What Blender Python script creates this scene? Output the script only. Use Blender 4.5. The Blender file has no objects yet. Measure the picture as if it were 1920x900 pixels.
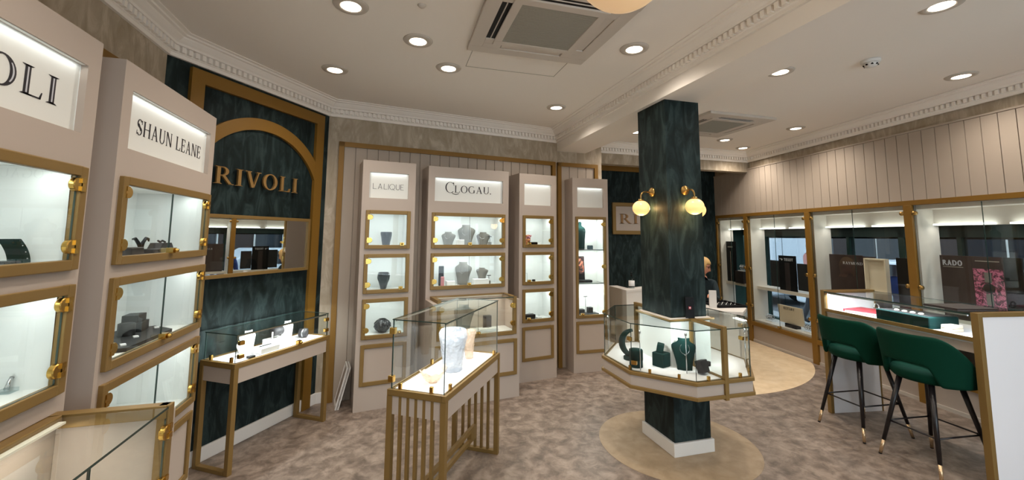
import bpy, bmesh, math, random
from mathutils import Matrix, Vector
random.seed(7)
SC = bpy.context.scene
COL = SC.collection
PI = math.pi

# ------------------------------------------------------------------ camera
F_PX = 780.0
YAW, PITCH, ROLL = math.radians(15.82), math.radians(5.76), math.radians(0.41)
EYE = Vector((0, 0, 1.6))
fw = Vector((math.sin(YAW) * math.cos(PITCH), math.cos(YAW) * math.cos(PITCH), math.sin(PITCH)))
rt0 = Vector((math.cos(YAW), -math.sin(YAW), 0))
up0 = rt0.cross(fw)
rt = math.cos(ROLL) * rt0 + math.sin(ROLL) * up0
up = -math.sin(ROLL) * rt0 + math.cos(ROLL) * up0
cd = bpy.data.cameras.new('camera')
cam = bpy.data.objects.new('camera', cd)
COL.objects.link(cam)
m = Matrix((rt, up, -fw)).transposed().to_4x4()
m.translation = EYE
cam.matrix_world = m
cd.sensor_width = 36.0
cd.lens = F_PX / 1920.0 * 36.0
cd.shift_y = -(450 - 364) / 1920.0
cd.clip_start = 0.02
SC.camera = cam

# ------------------------------------------------------------------ world, exposure, light levels
w = bpy.data.worlds.new('sky')
SC.world = w
w.use_nodes = True
w.node_tree.nodes['Background'].inputs[0].default_value = (0.76, 0.88, 1.0, 1)
w.node_tree.nodes['Background'].inputs[1].default_value = 3.6
SC.view_settings.view_transform = 'Standard'
SC.view_settings.look = 'None'
SC.view_settings.gamma = 1.0
SC.view_settings.use_curve_mapping = False
SC.view_settings.exposure = 0.36
SC.cycles.use_denoising = True
SC.cycles.max_bounces = 10
SC.cycles.transparent_max_bounces = 40
SC.cycles.caustics_reflective = False
SC.cycles.caustics_refractive = False
SC.cycles.sample_clamp_indirect = 4.0
P_DOWN = 33.0          # watts of a ceiling downlight
C_DOWN = (1.0, 0.89, 0.775)
P_CASE = 9.5          # watts per metre of case light strip
C_CASE = (0.95, 1.0, 0.98)
P_GLOBE = 1.2
C_GLOBE = (1.0, 0.62, 0.26)

# ------------------------------------------------------------------ materials
def s2l(c):
    return tuple((x / 12.92 if x <= 0.04045 else ((x + 0.055) / 1.055) ** 2.4) for x in c)

def rgb(r, g, b):
    return s2l((r / 255.0, g / 255.0, b / 255.0))

MATS = {}

def mat(name, col, rough=0.5, metal=0.0, emit=None, estr=0.0, trans=0.0, ior=1.45, sheen=0.0):
    m_ = bpy.data.materials.new(name)
    m_.use_nodes = True
    b = m_.node_tree.nodes['Principled BSDF']
    b.inputs['Base Color'].default_value = (*col, 1)
    b.inputs['Roughness'].default_value = rough
    b.inputs['Metallic'].default_value = metal
    b.inputs['IOR'].default_value = ior
    b.inputs['Transmission Weight'].default_value = trans
    if sheen:
        b.inputs['Sheen Weight'].default_value = sheen
    if emit:
        b.inputs['Emission Color'].default_value = (*emit, 1)
        b.inputs['Emission Strength'].default_value = estr
    MATS[name] = m_
    return m_

def noisy(name, stops, scale=(1, 1, 1), nscale=4.0, detail=6.0, dist=1.0, rough=0.6, bump=0.0, bscale=None, nrough=0.6):
    """a material whose colour runs through a ramp over distorted noise"""
    m_ = mat(name, stops[0][1], rough)
    nt = m_.node_tree
    b = nt.nodes['Principled BSDF']
    tc = nt.nodes.new('ShaderNodeTexCoord')
    mp = nt.nodes.new('ShaderNodeMapping')
    mp.inputs['Scale'].default_value = scale
    nz = nt.nodes.new('ShaderNodeTexNoise')
    nz.inputs['Scale'].default_value = nscale
    nz.inputs['Detail'].default_value = detail
    nz.inputs['Roughness'].default_value = nrough
    nz.inputs['Distortion'].default_value = dist
    rp = nt.nodes.new('ShaderNodeValToRGB')
    e = rp.color_ramp.elements
    while len(e) < len(stops):
        e.new(0.5)
    for k, (p_, c_) in enumerate(stops):
        e[k].position = p_
        e[k].color = (*c_, 1)
    nt.links.new(tc.outputs['Object'], mp.inputs['Vector'])
    nt.links.new(mp.outputs['Vector'], nz.inputs['Vector'])
    nt.links.new(nz.outputs['Fac'], rp.inputs['Fac'])
    nt.links.new(rp.outputs['Color'], b.inputs['Base Color'])
    if bump:
        n2 = nt.nodes.new('ShaderNodeTexNoise')
        n2.inputs['Scale'].default_value = bscale or nscale * 10
        n2.inputs['Detail'].default_value = 3
        bp = nt.nodes.new('ShaderNodeBump')
        bp.inputs['Strength'].default_value = bump
        bp.inputs['Distance'].default_value = 0.01
        nt.links.new(tc.outputs['Object'], n2.inputs['Vector'])
        nt.links.new(n2.outputs['Fac'], bp.inputs['Height'])
        nt.links.new(bp.outputs['Normal'], b.inputs['Normal'])
    return m_

def glass_mat(name, tint, ior=1.55, gloss_rough=0.0):
    """clear sheet glass: straight-through light with a mirror layer by angle, on the outward face only"""
    m_ = bpy.data.materials.new(name)
    m_.use_nodes = True
    nt = m_.node_tree
    nt.nodes.clear()
    out = nt.nodes.new('ShaderNodeOutputMaterial')
    tr = nt.nodes.new('ShaderNodeBsdfTransparent')
    tr.inputs[0].default_value = (*tint, 1)
    gl = nt.nodes.new('ShaderNodeBsdfGlossy')
    gl.inputs['Roughness'].default_value = gloss_rough
    fr = nt.nodes.new('ShaderNodeFresnel')
    fr.inputs[0].default_value = ior
    ge = nt.nodes.new('ShaderNodeNewGeometry')
    inv = nt.nodes.new('ShaderNodeMath')
    inv.operation = 'SUBTRACT'
    inv.inputs[0].default_value = 1.0
    mul = nt.nodes.new('ShaderNodeMath')
    mul.operation = 'MULTIPLY'
    mx = nt.nodes.new('ShaderNodeMixShader')
    nt.links.new(ge.outputs['Backfacing'], inv.inputs[1])
    nt.links.new(inv.outputs[0], mul.inputs[0])
    nt.links.new(fr.outputs[0], mul.inputs[1])
    nt.links.new(mul.outputs[0], mx.inputs[0])
    nt.links.new(tr.outputs[0], mx.inputs[1])
    nt.links.new(gl.outputs[0], mx.inputs[2])
    nt.links.new(mx.outputs[0], out.inputs[0])
    MATS[name] = m_
    return m_

M_paint = mat('cabinet_paint', rgb(180, 167, 156), 0.5)
M_caseint = mat('case_white', rgb(226, 228, 226), 0.5)
M_lining = mat('window_lining_paint', rgb(222, 214, 204), 0.5)
M_signw = mat('sign_white', rgb(226, 228, 224), 0.5)
M_gold = mat('gold_paint', rgb(134, 107, 60), 0.45, 0.25)
M_goldd = mat('gold_trim_dark', rgb(132, 96, 34), 0.5, 0.15)
M_brass = mat('polished_brass', rgb(196, 158, 84), 0.22, 1.0)
M_abrass = mat('antique_brass', rgb(176, 142, 84), 0.3, 0.9)
M_white = mat('white_paint', rgb(225, 222, 217), 0.5)
M_coolw = mat('white_laminate', rgb(238, 238, 243), 0.4)
M_ceil = mat('ceiling_paint', rgb(246, 240, 232), 0.8)
M_slat = mat('slat_paint', rgb(176, 163, 149), 0.6)
M_green = noisy('green_marbled_paper', [(0.36, rgb(20, 28, 28)), (0.50, rgb(30, 41, 41)), (0.62, rgb(47, 61, 61)), (0.74, rgb(34, 46, 46))],
                scale=(2.6, 2.6, 0.75), nscale=4.6, detail=10, dist=1.1, rough=0.55)
for m_ in (M_green,):
    m_.node_tree.nodes['Principled BSDF'].inputs['Specular IOR Level'].default_value = 0.15
M_beige = noisy('beige_marbled_paper', [(0.35, rgb(158, 144, 122)), (0.52, rgb(172, 158, 138)), (0.68, rgb(194, 182, 164)), (0.8, rgb(166, 152, 132))],
                scale=(2.6, 2.6, 0.9), nscale=3.2, detail=9, dist=1.5, rough=0.6)
M_floor = noisy('mottled_vinyl', [(0.32, rgb(92, 80, 71)), (0.46, rgb(121, 107, 96)), (0.56, rgb(142, 127, 115)), (0.70, rgb(163, 147, 134))],
                scale=(1.0, 1.0, 1.0), nscale=9.5, detail=9, dist=0.4, rough=0.42, nrough=0.66)
M_cream = noisy('cream_vinyl', [(0.3, rgb(212, 188, 152)), (0.5, rgb(224, 200, 165)), (0.7, rgb(232, 211, 180))],
                nscale=9, detail=7, dist=0.4, rough=0.45)
M_oval = noisy('beige_vinyl', [(0.3, rgb(150, 130, 104)), (0.5, rgb(164, 143, 116)), (0.7, rgb(176, 156, 130))],
               nscale=9, detail=7, dist=0.4, rough=0.45)
M_glass = glass_mat('clear_glass', (0.965, 0.985, 0.975))
M_wglass = glass_mat('window_glass', (0.62, 0.65, 0.66))
M_gedge = mat('glass_edge', rgb(44, 64, 60), 0.15)
M_led = mat('light_strip_lens', (0.9, 0.95, 0.93), 0.5, emit=(0.93, 1.0, 0.97), estr=3.0)
M_lens = mat('downlight_lens', (0.9, 0.85, 0.8), 0.4, emit=(1.0, 0.86, 0.70), estr=5.0)
M_trimg = mat('downlight_trim', rgb(196, 188, 178), 0.5)
M_ledw = mat('warm_strip_lens', (0.9, 0.85, 0.75), 0.5, emit=(1.0, 0.84, 0.60), estr=0.12)
M_globe = mat('lit_globe_glass', rgb(240, 214, 160), 0.3, emit=(1.0, 0.57, 0.17), estr=0.74)
M_pend = mat('opal_globe_glass', rgb(232, 196, 150), 0.35, emit=(1.0, 0.66, 0.36), estr=0.30)
M_black = mat('black_lacquer', rgb(16, 16, 18), 0.5)
M_black.node_tree.nodes['Principled BSDF'].inputs['Specular IOR Level'].default_value = 0.2
M_blackm = mat('black_leatherette', rgb(32, 32, 34), 0.6)
M_char = mat('charcoal_board', rgb(46, 38, 38), 0.45)
M_brown = mat('dark_brown_board', rgb(58, 46, 44), 0.4)
M_dgreen = mat('dark_green_suede', rgb(10, 42, 40), 0.85)
M_dgreen.node_tree.nodes['Principled BSDF'].inputs['Specular IOR Level'].default_value = 0.15
M_velvet = mat('green_velvet', rgb(1, 49, 35), 0.85, sheen=0.0)
M_velvet.node_tree.nodes['Principled BSDF'].inputs['Specular IOR Level'].default_value = 0.15
M_grey = mat('grey_linen', rgb(120, 117, 111), 0.9)
M_wleath = mat('white_leatherette', rgb(236, 236, 236), 0.45)
M_steel = mat('brushed_steel', rgb(190, 192, 194), 0.25, 1.0)
M_pink = mat('pink_petal', rgb(214, 140, 146), 0.6)
M_orange = mat('orange_petal', rgb(200, 120, 60), 0.6)
M_red = mat('red_cover', rgb(176, 42, 56), 0.45)
M_creamb = mat('cream_box', rgb(226, 212, 190), 0.5)
M_ink = mat('dark_ink', rgb(28, 24, 32), 0.5)
M_inlay = mat('pale_inlay', rgb(196, 198, 206), 0.5)
M_bronze = mat('bronze_letter', rgb(150, 116, 78), 0.45, 0.3)
M_goldl = mat('gold_letter', rgb(158, 124, 74), 0.4, 0.4)
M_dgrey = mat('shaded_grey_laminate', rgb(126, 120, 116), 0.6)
M_grill = mat('grey_grille', rgb(158, 155, 144), 0.7)
M_acw = mat('unit_plastic', rgb(206, 197, 187), 0.5)
M_mirror = mat('mirror_silver', (0.86, 0.88, 0.87), 0.0, 1.0)
M_legb = mat('black_lacquered_leg', rgb(26, 22, 24), 0.3)
M_tip = mat('champagne_tip', rgb(206, 178, 142), 0.25, 0.8)
M_crys = mat('frosted_crystal', rgb(240, 243, 250), 0.3, trans=0.55, ior=1.3)
M_crysp = mat('peach_crystal', rgb(246, 226, 210), 0.3, trans=0.6, ior=1.3)
M_skin = mat('skin', rgb(214, 150, 122), 0.55)
M_hair = mat('blonde_hair', rgb(196, 158, 98), 0.55)
M_cloth = mat('dark_teal_cloth', rgb(26, 42, 48), 0.85)
M_blue = mat('blue_jacket', rgb(42, 66, 128), 0.8)
M_greyh = mat('grey_hair', rgb(190, 190, 190), 0.8)
M_pinkc = mat('dusty_pink_coat', rgb(170, 110, 104), 0.8)
M_trous = mat('dark_trousers', rgb(40, 42, 50), 0.8)
M_shopg = mat('dark_green_frame', rgb(14, 44, 38), 0.4)
M_road = mat('asphalt', rgb(96, 98, 102), 0.9)
M_pave = mat('paving', rgb(150, 150, 150), 0.9)
M_render = mat('pale_render', rgb(226, 230, 236), 0.8)
M_brick = mat('dark_brick', rgb(66, 56, 54), 0.9)
M_dglass = mat('dark_window', rgb(30, 34, 40), 0.08)
M_carw = mat('white_van_paint', rgb(222, 228, 236), 0.25)
M_card = mat('grey_car_paint', rgb(120, 128, 138), 0.2, 0.3)
M_tyre = mat('tyre_rubber', rgb(22, 22, 22), 0.8)
M_clearp = glass_mat('clear_plastic', (0.80, 0.85, 0.86), 1.4)
M_poster = noisy('pink_petal_print', [(0.40, rgb(66, 44, 52)), (0.50, rgb(150, 80, 104)), (0.60, rgb(222, 132, 160)), (0.72, rgb(170, 84, 112))],
                 nscale=38, detail=3, dist=0.8, rough=0.35)
M_tealb = mat('teal_drape', rgb(30, 74, 76), 0.8)
M_amber = mat('lit_amber_tube', rgb(240, 200, 110), 0.4, emit=(1, 0.72, 0.25), estr=2.0)

def crystal_mat(name, tint, body, f=0.55):
    m_ = mat(name, body, 0.12)
    nt = m_.node_tree
    b = nt.nodes['Principled BSDF']
    out = nt.nodes['Material Output']
    tr = nt.nodes.new('ShaderNodeBsdfTransparent')
    tr.inputs[0].default_value = (*tint, 1)
    mx = nt.nodes.new('ShaderNodeMixShader')
    mx.inputs[0].default_value = f
    tc = nt.nodes.new('ShaderNodeTexCoord')
    vz_ = nt.nodes.new('ShaderNodeTexVoronoi')
    vz_.inputs['Scale'].default_value = 60
    bp = nt.nodes.new('ShaderNodeBump')
    bp.inputs['Strength'].default_value = 0.6
    bp.inputs['Distance'].default_value = 0.012
    nt.links.new(tc.outputs['Object'], vz_.inputs['Vector'])
    nt.links.new(vz_.outputs['Distance'], bp.inputs['Height'])
    nt.links.new(bp.outputs['Normal'], b.inputs['Normal'])
    nt.links.new(tr.outputs[0], mx.inputs[1])
    nt.links.new(b.outputs[0], mx.inputs[2])
    nt.links.new(mx.outputs[0], out.inputs['Surface'])
    MATS[name] = m_
    return m_
M_crys = crystal_mat('clear_crystal', (0.92, 0.94, 0.97), rgb(230, 234, 240), 0.46)
M_crysp = crystal_mat('peach_tinted_crystal', (0.98, 0.94, 0.90), rgb(244, 226, 208), 0.36)

# ------------------------------------------------------------------ mesh builder
class MB:
    def __init__(self, T=None):
        self.v = []
        self.f = []
        self.mi = []
        self.sm = []
        self.T = T or Matrix.Identity(4)

    def add(self, verts, faces, mi=0, smooth=False):
        o = len(self.v)
        self.v += [self.T @ Vector(p) for p in verts]
        for f in faces:
            self.f.append([o + i for i in f])
            self.mi.append(mi)
            self.sm.append(smooth)
        return self

    def box(self, lo, hi, mi=0, emi=None):
        """axis box; emi = material index for the edges of a sheet (all but the two largest faces)"""
        x0, y0, z0 = lo
        x1, y1, z1 = hi
        vs = [(x0, y0, z0), (x1, y0, z0), (x1, y1, z0), (x0, y1, z0), (x0, y0, z1), (x1, y0, z1), (x1, y1, z1), (x0, y1, z1)]
        fs = [(0, 3, 2, 1), (4, 5, 6, 7), (0, 1, 5, 4), (2, 3, 7, 6), (1, 2, 6, 5), (3, 0, 4, 7)]
        ax = [2, 2, 1, 1, 0, 0]
        if emi is None:
            return self.add(vs, fs, mi)
        d = [x1 - x0, y1 - y0, z1 - z0]
        thin = d.index(min(d))
        for f, a in zip(fs, ax):
            o = len(self.v)
            self.add([vs[i] for i in f], [(0, 1, 2, 3)], mi if a == thin else emi)
        return self

    def prism(self, pts, z0, z1, mi=0, smi=None):
        n = len(pts)
        a = sum(pts[i][0] * pts[(i + 1) % n][1] - pts[(i + 1) % n][0] * pts[i][1] for i in range(n))
        if a < 0:
            pts = pts[::-1]
        vs = [(x, y, z0) for x, y in pts] + [(x, y, z1) for x, y in pts]
        self.add(vs, [tuple(range(n - 1, -1, -1)), tuple(range(n, 2 * n))], mi)
        o = len(self.v) - 2 * n
        for i in range(n):
            j = (i + 1) % n
            self.f.append([o + i, o + j, o + n + j, o + n + i])
            self.mi.append(mi if smi is None else smi)
            self.sm.append(False)
        return self

    def ring(self, outer, inner, z0, z1, mi=0):
        """prism between two point lists of equal length (both counter-clockwise)"""
        n = len(outer)
        vs = [(x, y, z0) for x, y in outer] + [(x, y, z0) for x, y in inner] + [(x, y, z1) for x, y in outer] + [(x, y, z1) for x, y in inner]
        fs = []
        for i in range(n):
            j = (i + 1) % n
            fs += [(i, j, 2 * n + j, 2 * n + i), (n + j, n + i, 3 * n + i, 3 * n + j), (2 * n + i, 2 * n + j, 3 * n + j, 3 * n + i), (j, i, n + i, n + j)]
        return self.add(vs, fs, mi)

    def tube(self, path, r, n=10, mi=0, cap=True, smooth=True):
        path = [Vector(p) for p in path]
        rs = r if isinstance(r, (list, tuple)) else [r] * len(path)
        vs, fs = [], []
        ref = None
        for k, p in enumerate(path):
            t = (path[min(k + 1, len(path) - 1)] - path[max(k - 1, 0)]).normalized()
            if ref is None:
                ref = Vector((0, 0, 1)) if abs(t.z) < 0.9 else Vector((1, 0, 0))
            a = t.cross(ref).normalized()
            b = a.cross(t).normalized()
            ref = b
            for i in range(n):
                an = 2 * PI * i / n
                vs.append(p + (a * math.cos(an) + b * math.sin(an)) * rs[k])
        for k in range(len(path) - 1):
            for i in range(n):
                j = (i + 1) % n
                fs.append((k * n + i, k * n + j, (k + 1) * n + j, (k + 1) * n + i))
        self.add(vs, fs, mi, smooth)
        if cap:
            o = len(self.v) - len(vs)
            for base, flip in ((o, 1), (o + (len(path) - 1) * n, 0)):
                ids = [base + i for i in range(n)]
                self.f.append(ids[::-1] if flip else ids)
                self.mi.append(mi)
                self.sm.append(False)
        return self

    def lathe(self, prof, n=24, c=(0, 0, 0), mi=0, sx=1.0, sy=1.0, smooth=True):
        vs, fs = [], []
        for r, z in prof:
            for i in range(n):
                a = 2 * PI * i / n
                vs.append((c[0] + r * math.cos(a) * sx, c[1] + r * math.sin(a) * sy, c[2] + z))
        for k in range(len(prof) - 1):
            for i in range(n):
                j = (i + 1) % n
                fs.append((k * n + i, k * n + j, (k + 1) * n + j, (k + 1) * n + i))
        if prof[0][0] > 1e-6:
            fs.append(tuple(range(n - 1, -1, -1)))
        if prof[-1][0] > 1e-6:
            b = (len(prof) - 1) * n
            fs.append(tuple(b + i for i in range(n)))
        return self.add(vs, fs, mi, smooth)

    def build(self, name, mats, parent=None, bevel=0.0, seg=2, sub=0, solid=0.0):
        me = bpy.data.meshes.new(name)
        me.from_pydata([tuple(p) for p in self.v], [], self.f)
        for m_ in (mats if isinstance(mats, (list, tuple)) else [mats]):
            me.materials.append(m_)
        for p, mi, sm in zip(me.polygons, self.mi, self.sm):
            p.material_index = mi
            p.use_smooth = sm
        bm = bmesh.new()
        bm.from_mesh(me)
        bmesh.ops.remove_doubles(bm, verts=bm.verts, dist=1e-6)
        bm.to_mesh(me)
        bm.free()
        me.update()
        o = bpy.data.objects.new(name, me)
        COL.objects.link(o)
        if parent is not None:
            o.parent = parent
        if solid:
            s = o.modifiers.new('solid', 'SOLIDIFY')
            s.thickness = solid
            s.offset = 0
        if bevel:
            b = o.modifiers.new('bevel', 'BEVEL')
            b.width = bevel
            b.segments = seg
            b.limit_method = 'ANGLE'
            b.angle_limit = math.radians(50)
        if sub:
            s = o.modifiers.new('sub', 'SUBSURF')
            s.levels = s.render_levels = sub
        return o

def tag(o, label, cat, group=None, kind=None):
    o['label'] = label
    o['category'] = cat
    if group:
        o['group'] = group
    if kind:
        o['kind'] = kind
    return o

def thing(name, label, cat, loc=(0, 0, 0), rotz=0.0, group=None):
    o = bpy.data.objects.new(name, None)
    o.empty_display_size = 0.1
    COL.objects.link(o)
    o.location = loc
    o.rotation_euler = (0, 0, rotz)
    return tag(o, label, cat, group)

def struct(name, mb, mats, **k):
    o = mb.build(name, mats, **k)
    o['kind'] = 'structure'
    return o

def lamp(name, kind, parent, loc, power, color, size=0.1, size_y=None, rot=(0, 0, 0), spot=None, blend=0.5):
    l = bpy.data.lights.new(name, kind)
    l.energy = power
    l.color = color
    if kind == 'AREA':
        l.shape = 'RECTANGLE' if size_y else 'DISK'
        l.size = size
        if size_y:
            l.size_y = size_y
    else:
        l.shadow_soft_size = size
    if kind == 'SPOT':
        l.spot_size = spot
        l.spot_blend = blend
    o = bpy.data.objects.new(name, l)
    COL.objects.link(o)
    if parent is not None:
        o.parent = parent
    o.location = loc
    o.rotation_euler = rot
    return o

# ------------------------------------------------------------------ lettering (own stroke letters; polygons in cap-height units)
class Lett:
    """letters drawn as filled strokes: T thick, t thin, sf serif half-width (0 = none)"""
    def __init__(self, T=0.14, t=0.05, sf=0.11, cond=1.0):
        self.T, self.t, self.sf, self.c = T, t, sf, cond

    def stem(self, x, w, y0=0.0, y1=1.0, top=True, bot=True):
        P = [[(x - w / 2, y0), (x + w / 2, y0), (x + w / 2, y1), (x - w / 2, y1)]]
        s = self.sf
        if s:
            h = self.t * 0.9
            if bot:
                P.append([(x - w / 2 - s, y0), (x + w / 2 + s, y0), (x + w / 2 + s * 0.3, y0 + h), (x - w / 2 - s * 0.3, y0 + h)])
            if top:
                P.append([(x - w / 2 - s, y1), (x - w / 2 - s * 0.3, y1 - h), (x + w / 2 + s * 0.3, y1 - h), (x + w / 2 + s, y1)])
        return P

    def diag(self, x0, y0, x1, y1, w):
        return [[(x0 - w / 2, y0), (x0 + w / 2, y0), (x1 + w / 2, y1), (x1 - w / 2, y1)]]

    def bar(self, x0, x1, y, h=None):
        h = h or self.t
        return [[(x0, y - h / 2), (x1, y - h / 2), (x1, y + h / 2), (x0, y + h / 2)]]

    def arc(self, cx, cy, rx, ry, a0, a1, w=None, h=None, n=14):
        w = w or self.T
        h = h or self.t
        P = []
        for k in range(n):
            q = [math.radians(a0 + (a1 - a0) * i / n) for i in (k, k + 1)]
            o = [(cx + rx * math.cos(a), cy + ry * math.sin(a)) for a in q]
            i_ = [(cx + (rx - w) * math.cos(a), cy + (ry - h) * math.sin(a)) for a in q]
            P.append([o[0], o[1], i_[1], i_[0]])
        return P

    def glyph(self, ch):
        T, t, s = self.T, self.t, self.sf
        if ch == 'I':
            return self.stem(s + T / 2, T), T + 2 * s
        if ch == 'L':
            x = s + T / 2
            P = self.stem(x, T) + self.bar(x, x + 0.46, t / 2)
            if s:
                P += [[(x + 0.40, t * .6), (x + 0.46, 0), (x + 0.50, 0.24), (x + 0.47, 0.24)]]
            return P, x + 0.50
        if ch == 'E':
            x = s + T / 2
            P = self.stem(x, T) + self.bar(x, x + 0.42, t / 2) + self.bar(x, x + 0.40, 1 - t / 2) + self.bar(x, x + 0.32, 0.52)
            if s:
                P += [[(x + .36, t * .6), (x + .42, 0), (x + .46, .22), (x + .43, .22)], [(x + .35, 1 - t * .6), (x + .43, .80), (x + .46, .80), (x + .41, 1)], [(x + .29, .40), (x + .32, .40), (x + .32, .64), (x + .29, .64)]]
            return P, x + 0.48
        if ch == 'H':
            x = s + T / 2
            return self.stem(x, T) + self.stem(x + 0.56, T) + self.bar(x, x + 0.56, 0.52), x + .56 + T / 2 + s
        if ch == 'T':
            x = 0.36
            P = self.stem(x, T, top=False) + self.bar(0.02, 0.70, 1 - t / 2)
            if s:
                P += [[(0.02, 1), (0.0, .78), (0.03, .78), (0.07, 1 - t * .6)], [(0.70, 1), (0.65, 1 - t * .6), (0.69, .78), (0.72, .78)]]
            return P, 0.72
        if ch == 'V':
            P = self.diag(0.38, 0, 0.12, 1, T) + self.diag(0.38 + T * .25, 0, 0.66, 1, t * 1.2)
            if s:
                P += self.bar(0.12 - T / 2 - s * .8, 0.12 + T / 2 + s * .8, 1 - t / 2, t * .9) + self.bar(0.66 - s * 1.2, 0.66 + s * 1.2, 1 - t / 2, t * .9)
            return P, 0.78
        if ch == 'A':
            P = self.diag(0.10, 0, 0.38, 1, t * 1.2) + self.diag(0.64, 0, 0.38 - T * .2, 1, T) + self.bar(0.2, 0.56, 0.34)
            if s:
                P += self.bar(0.10 - s * 1.2, 0.10 + s * 1.2, t / 2, t * .9) + self.bar(0.64 - T / 2 - s * .8, 0.64 + T / 2 + s * .8, t / 2, t * .9)
            return P, 0.78
        if ch == 'N':
            x = s + t
            P = self.stem(x, t * 1.3, top=False) + self.stem(x + 0.56, t * 1.3, bot=False) + self.diag(x + 0.54, 0, x + 0.02, 1, T)
            if s:
                P += self.bar(x - s * 1.2, x + .04, 1 - t / 2, t * .9)
            return P, x + .56 + s + t
        if ch == 'U':
            x = s + T / 2
            P = self.stem(x, T, y0=.32, bot=False) + self.stem(x + .50, t * 1.3, y0=.32, bot=False)
            P += self.arc(x + .25 - (T - t * 1.3) / 4, .32, .25 + (T + t * 1.3) / 4, .33, 180, 360, w=(T + t * 1.3) / 2, h=t * 1.2)
            return P, x + .50 + s + t
        if ch == 'O':
            return self.arc(0.40, 0.5, 0.40, 0.52, 0, 360, n=30), 0.80
        if ch == 'Q':
            return self.arc(0.40, 0.5, 0.40, 0.52, 0, 360, n=30) + self.diag(0.72, -0.14, 0.44, 0.22, T), 0.82
        if ch == 'C':
            P = self.arc(0.42, 0.5, 0.42, 0.52, 48, 312, n=24)
            if s:
                P += [[(.66, .98), (.70, .68), (.73, .68), (.73, .98)]]
            return P, 0.76
        if ch == 'G':
            P = self.arc(0.42, 0.5, 0.42, 0.52, 48, 312, n=24) + self.stem(.70, T * .9, .06, .44, top=bool(s), bot=False)
            if not s:
                P += self.bar(.48, .72, .44)
            return P, 0.84
        if ch == 'S':
            P = self.arc(.29, .74, .25, .28, 30, 250, w=T * .75, h=t * 1.1)
            P += [[(.10, .66), (.20, .74), (.47, .40), (.40, .26)]]
            P += self.arc(.29, .26, .26, .28, -150, 70, w=T * .75, h=t * 1.1)
            if s:
                P += [[(.49, .98), (.50, .72), (.53, .72), (.53, .98)], [(.03, .02), (.06, .02), (.06, .28), (.03, .28)]]
            return P, 0.56
        if ch in 'RPB':
            x = s + T / 2
            P = self.stem(x, T) + self.bar(x, x + .20, 1 - t / 2) + self.bar(x, x + .20, .50)
            P += self.arc(x + .18, .74 + .005, .27, .26, -90, 90)
            if ch == 'R':
                P += self.diag(x + .56, 0, x + .22, .5, T)
                if s:
                    P += self.bar(x + .50, x + .56 + T / 2 + s * .7, t / 2, t * .9)
                return P, x + .62 + s * .5
            if ch == 'B':
                P += self.bar(x, x + .22, t / 2) + self.arc(x + .2, .26, .31, .265, -90, 90)
                return P, x + .54
            return P, x + .48
        if ch == 'D':
            x = s + T / 2
            return self.stem(x, T) + self.bar(x, x + .2, 1 - t / 2) + self.bar(x, x + .2, t / 2) + self.arc(x + .16, .5, .48, .5, -90, 90, n=18), x + .66
        if ch == 'M':
            x = s + t
            return self.stem(x, t * 1.3) + self.stem(x + .7, T) + self.diag(x + .35, 0, x + .02, 1, T) + self.diag(x + .35, 0, x + .68, 1, t), x + .7 + T / 2 + s
        if ch == 'W':
            return self.diag(.28, 0, .08, 1, T) + self.diag(.30, 0, .48, 1, t * 1.2) + self.diag(.68, 0, .48, 1, T) + self.diag(.70, 0, .90, 1, t * 1.2), 1.0
        if ch == 'Y':
            return self.stem(.36, T, 0, .48, top=False) + self.diag(.36, .44, .10, 1, T) + self.diag(.38, .44, .64, 1, t * 1.3), .74
        if ch == '+':
            return self.bar(.08, .5, .5, T) + [[(.29 - T / 2, .29), (.29 + T / 2, .29), (.29 + T / 2, .71), (.29 - T / 2, .71)]], .6
        return [], 0.34

    def layout(self, text, gap=0.10):
        """list of (polygons, x offset) and the whole width, in cap-height units"""
        x = 0.0
        out = []
        for ch in text:
            P, wd = self.glyph(ch)
            out.append(([[(px * self.c, py) for px, py in q] for q in P], x))
            x += wd * self.c + gap
        return out, x - gap

def text_polys(mb, lett, text, x0, z0, h, width=None, gap=0.10, y=0.0, depth=0.002, mi=0):
    """raised lettering on the local x/z plane whose front is at y - depth; returns the width"""
    lay, wd = lett.layout(text, gap)
    k = h if width is None else width / wd
    for P, ox in lay:
        for q in P:
            letter_poly(mb, q, ox, x0, z0, k, h, y, depth, mi)
    return wd * k

def letter_poly(mb, q, ox, x0, z0, k, h, y, depth, mi):
    pts = [(x0 + (px + ox) * k, z0 + pz * h) for px, pz in q]
    n = len(pts)
    a = sum(pts[i][0] * pts[(i + 1) % n][1] - pts[(i + 1) % n][0] * pts[i][1] for i in range(n))
    if a < 0:
        pts = pts[::-1]
    vs = [(px, y - depth, pz) for px, pz in pts] + [(px, y, pz) for px, pz in pts]
    fs = [tuple(range(n)), tuple(range(2 * n - 1, n - 1, -1))]
    for i in range(n):
        j = (i + 1) % n
        fs.append((j, i, n + i, n + j))
    mb.add(vs, fs, mi)

SERIF = Lett(0.15, 0.05, 0.10)
SERIFC = Lett(0.115, 0.042, 0.07, cond=0.82)
SANS = Lett(0.17, 0.15, 0.0)
THIN = Lett(0.055, 0.05, 0.0)

# ------------------------------------------------------------------ room shell
# window wall frame: s runs along the wall, d outward through it
WW0 = Vector((5.164, 3.471, 0))
WA = math.radians(8.83)
WU = Vector((math.sin(WA), math.cos(WA), 0))
WN = Vector((math.cos(WA), -math.sin(WA), 0))
T_WIN = Matrix(((WN.x, WU.x, 0, WW0.x), (WN.y, WU.y, 0, WW0.y), (0, 0, 1, 0), (0, 0, 0, 1)))   # local (d, s, z)
def WP(d, s, z=0.0):
    return WW0 + WN * d + WU * s + Vector((0, 0, z))

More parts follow.
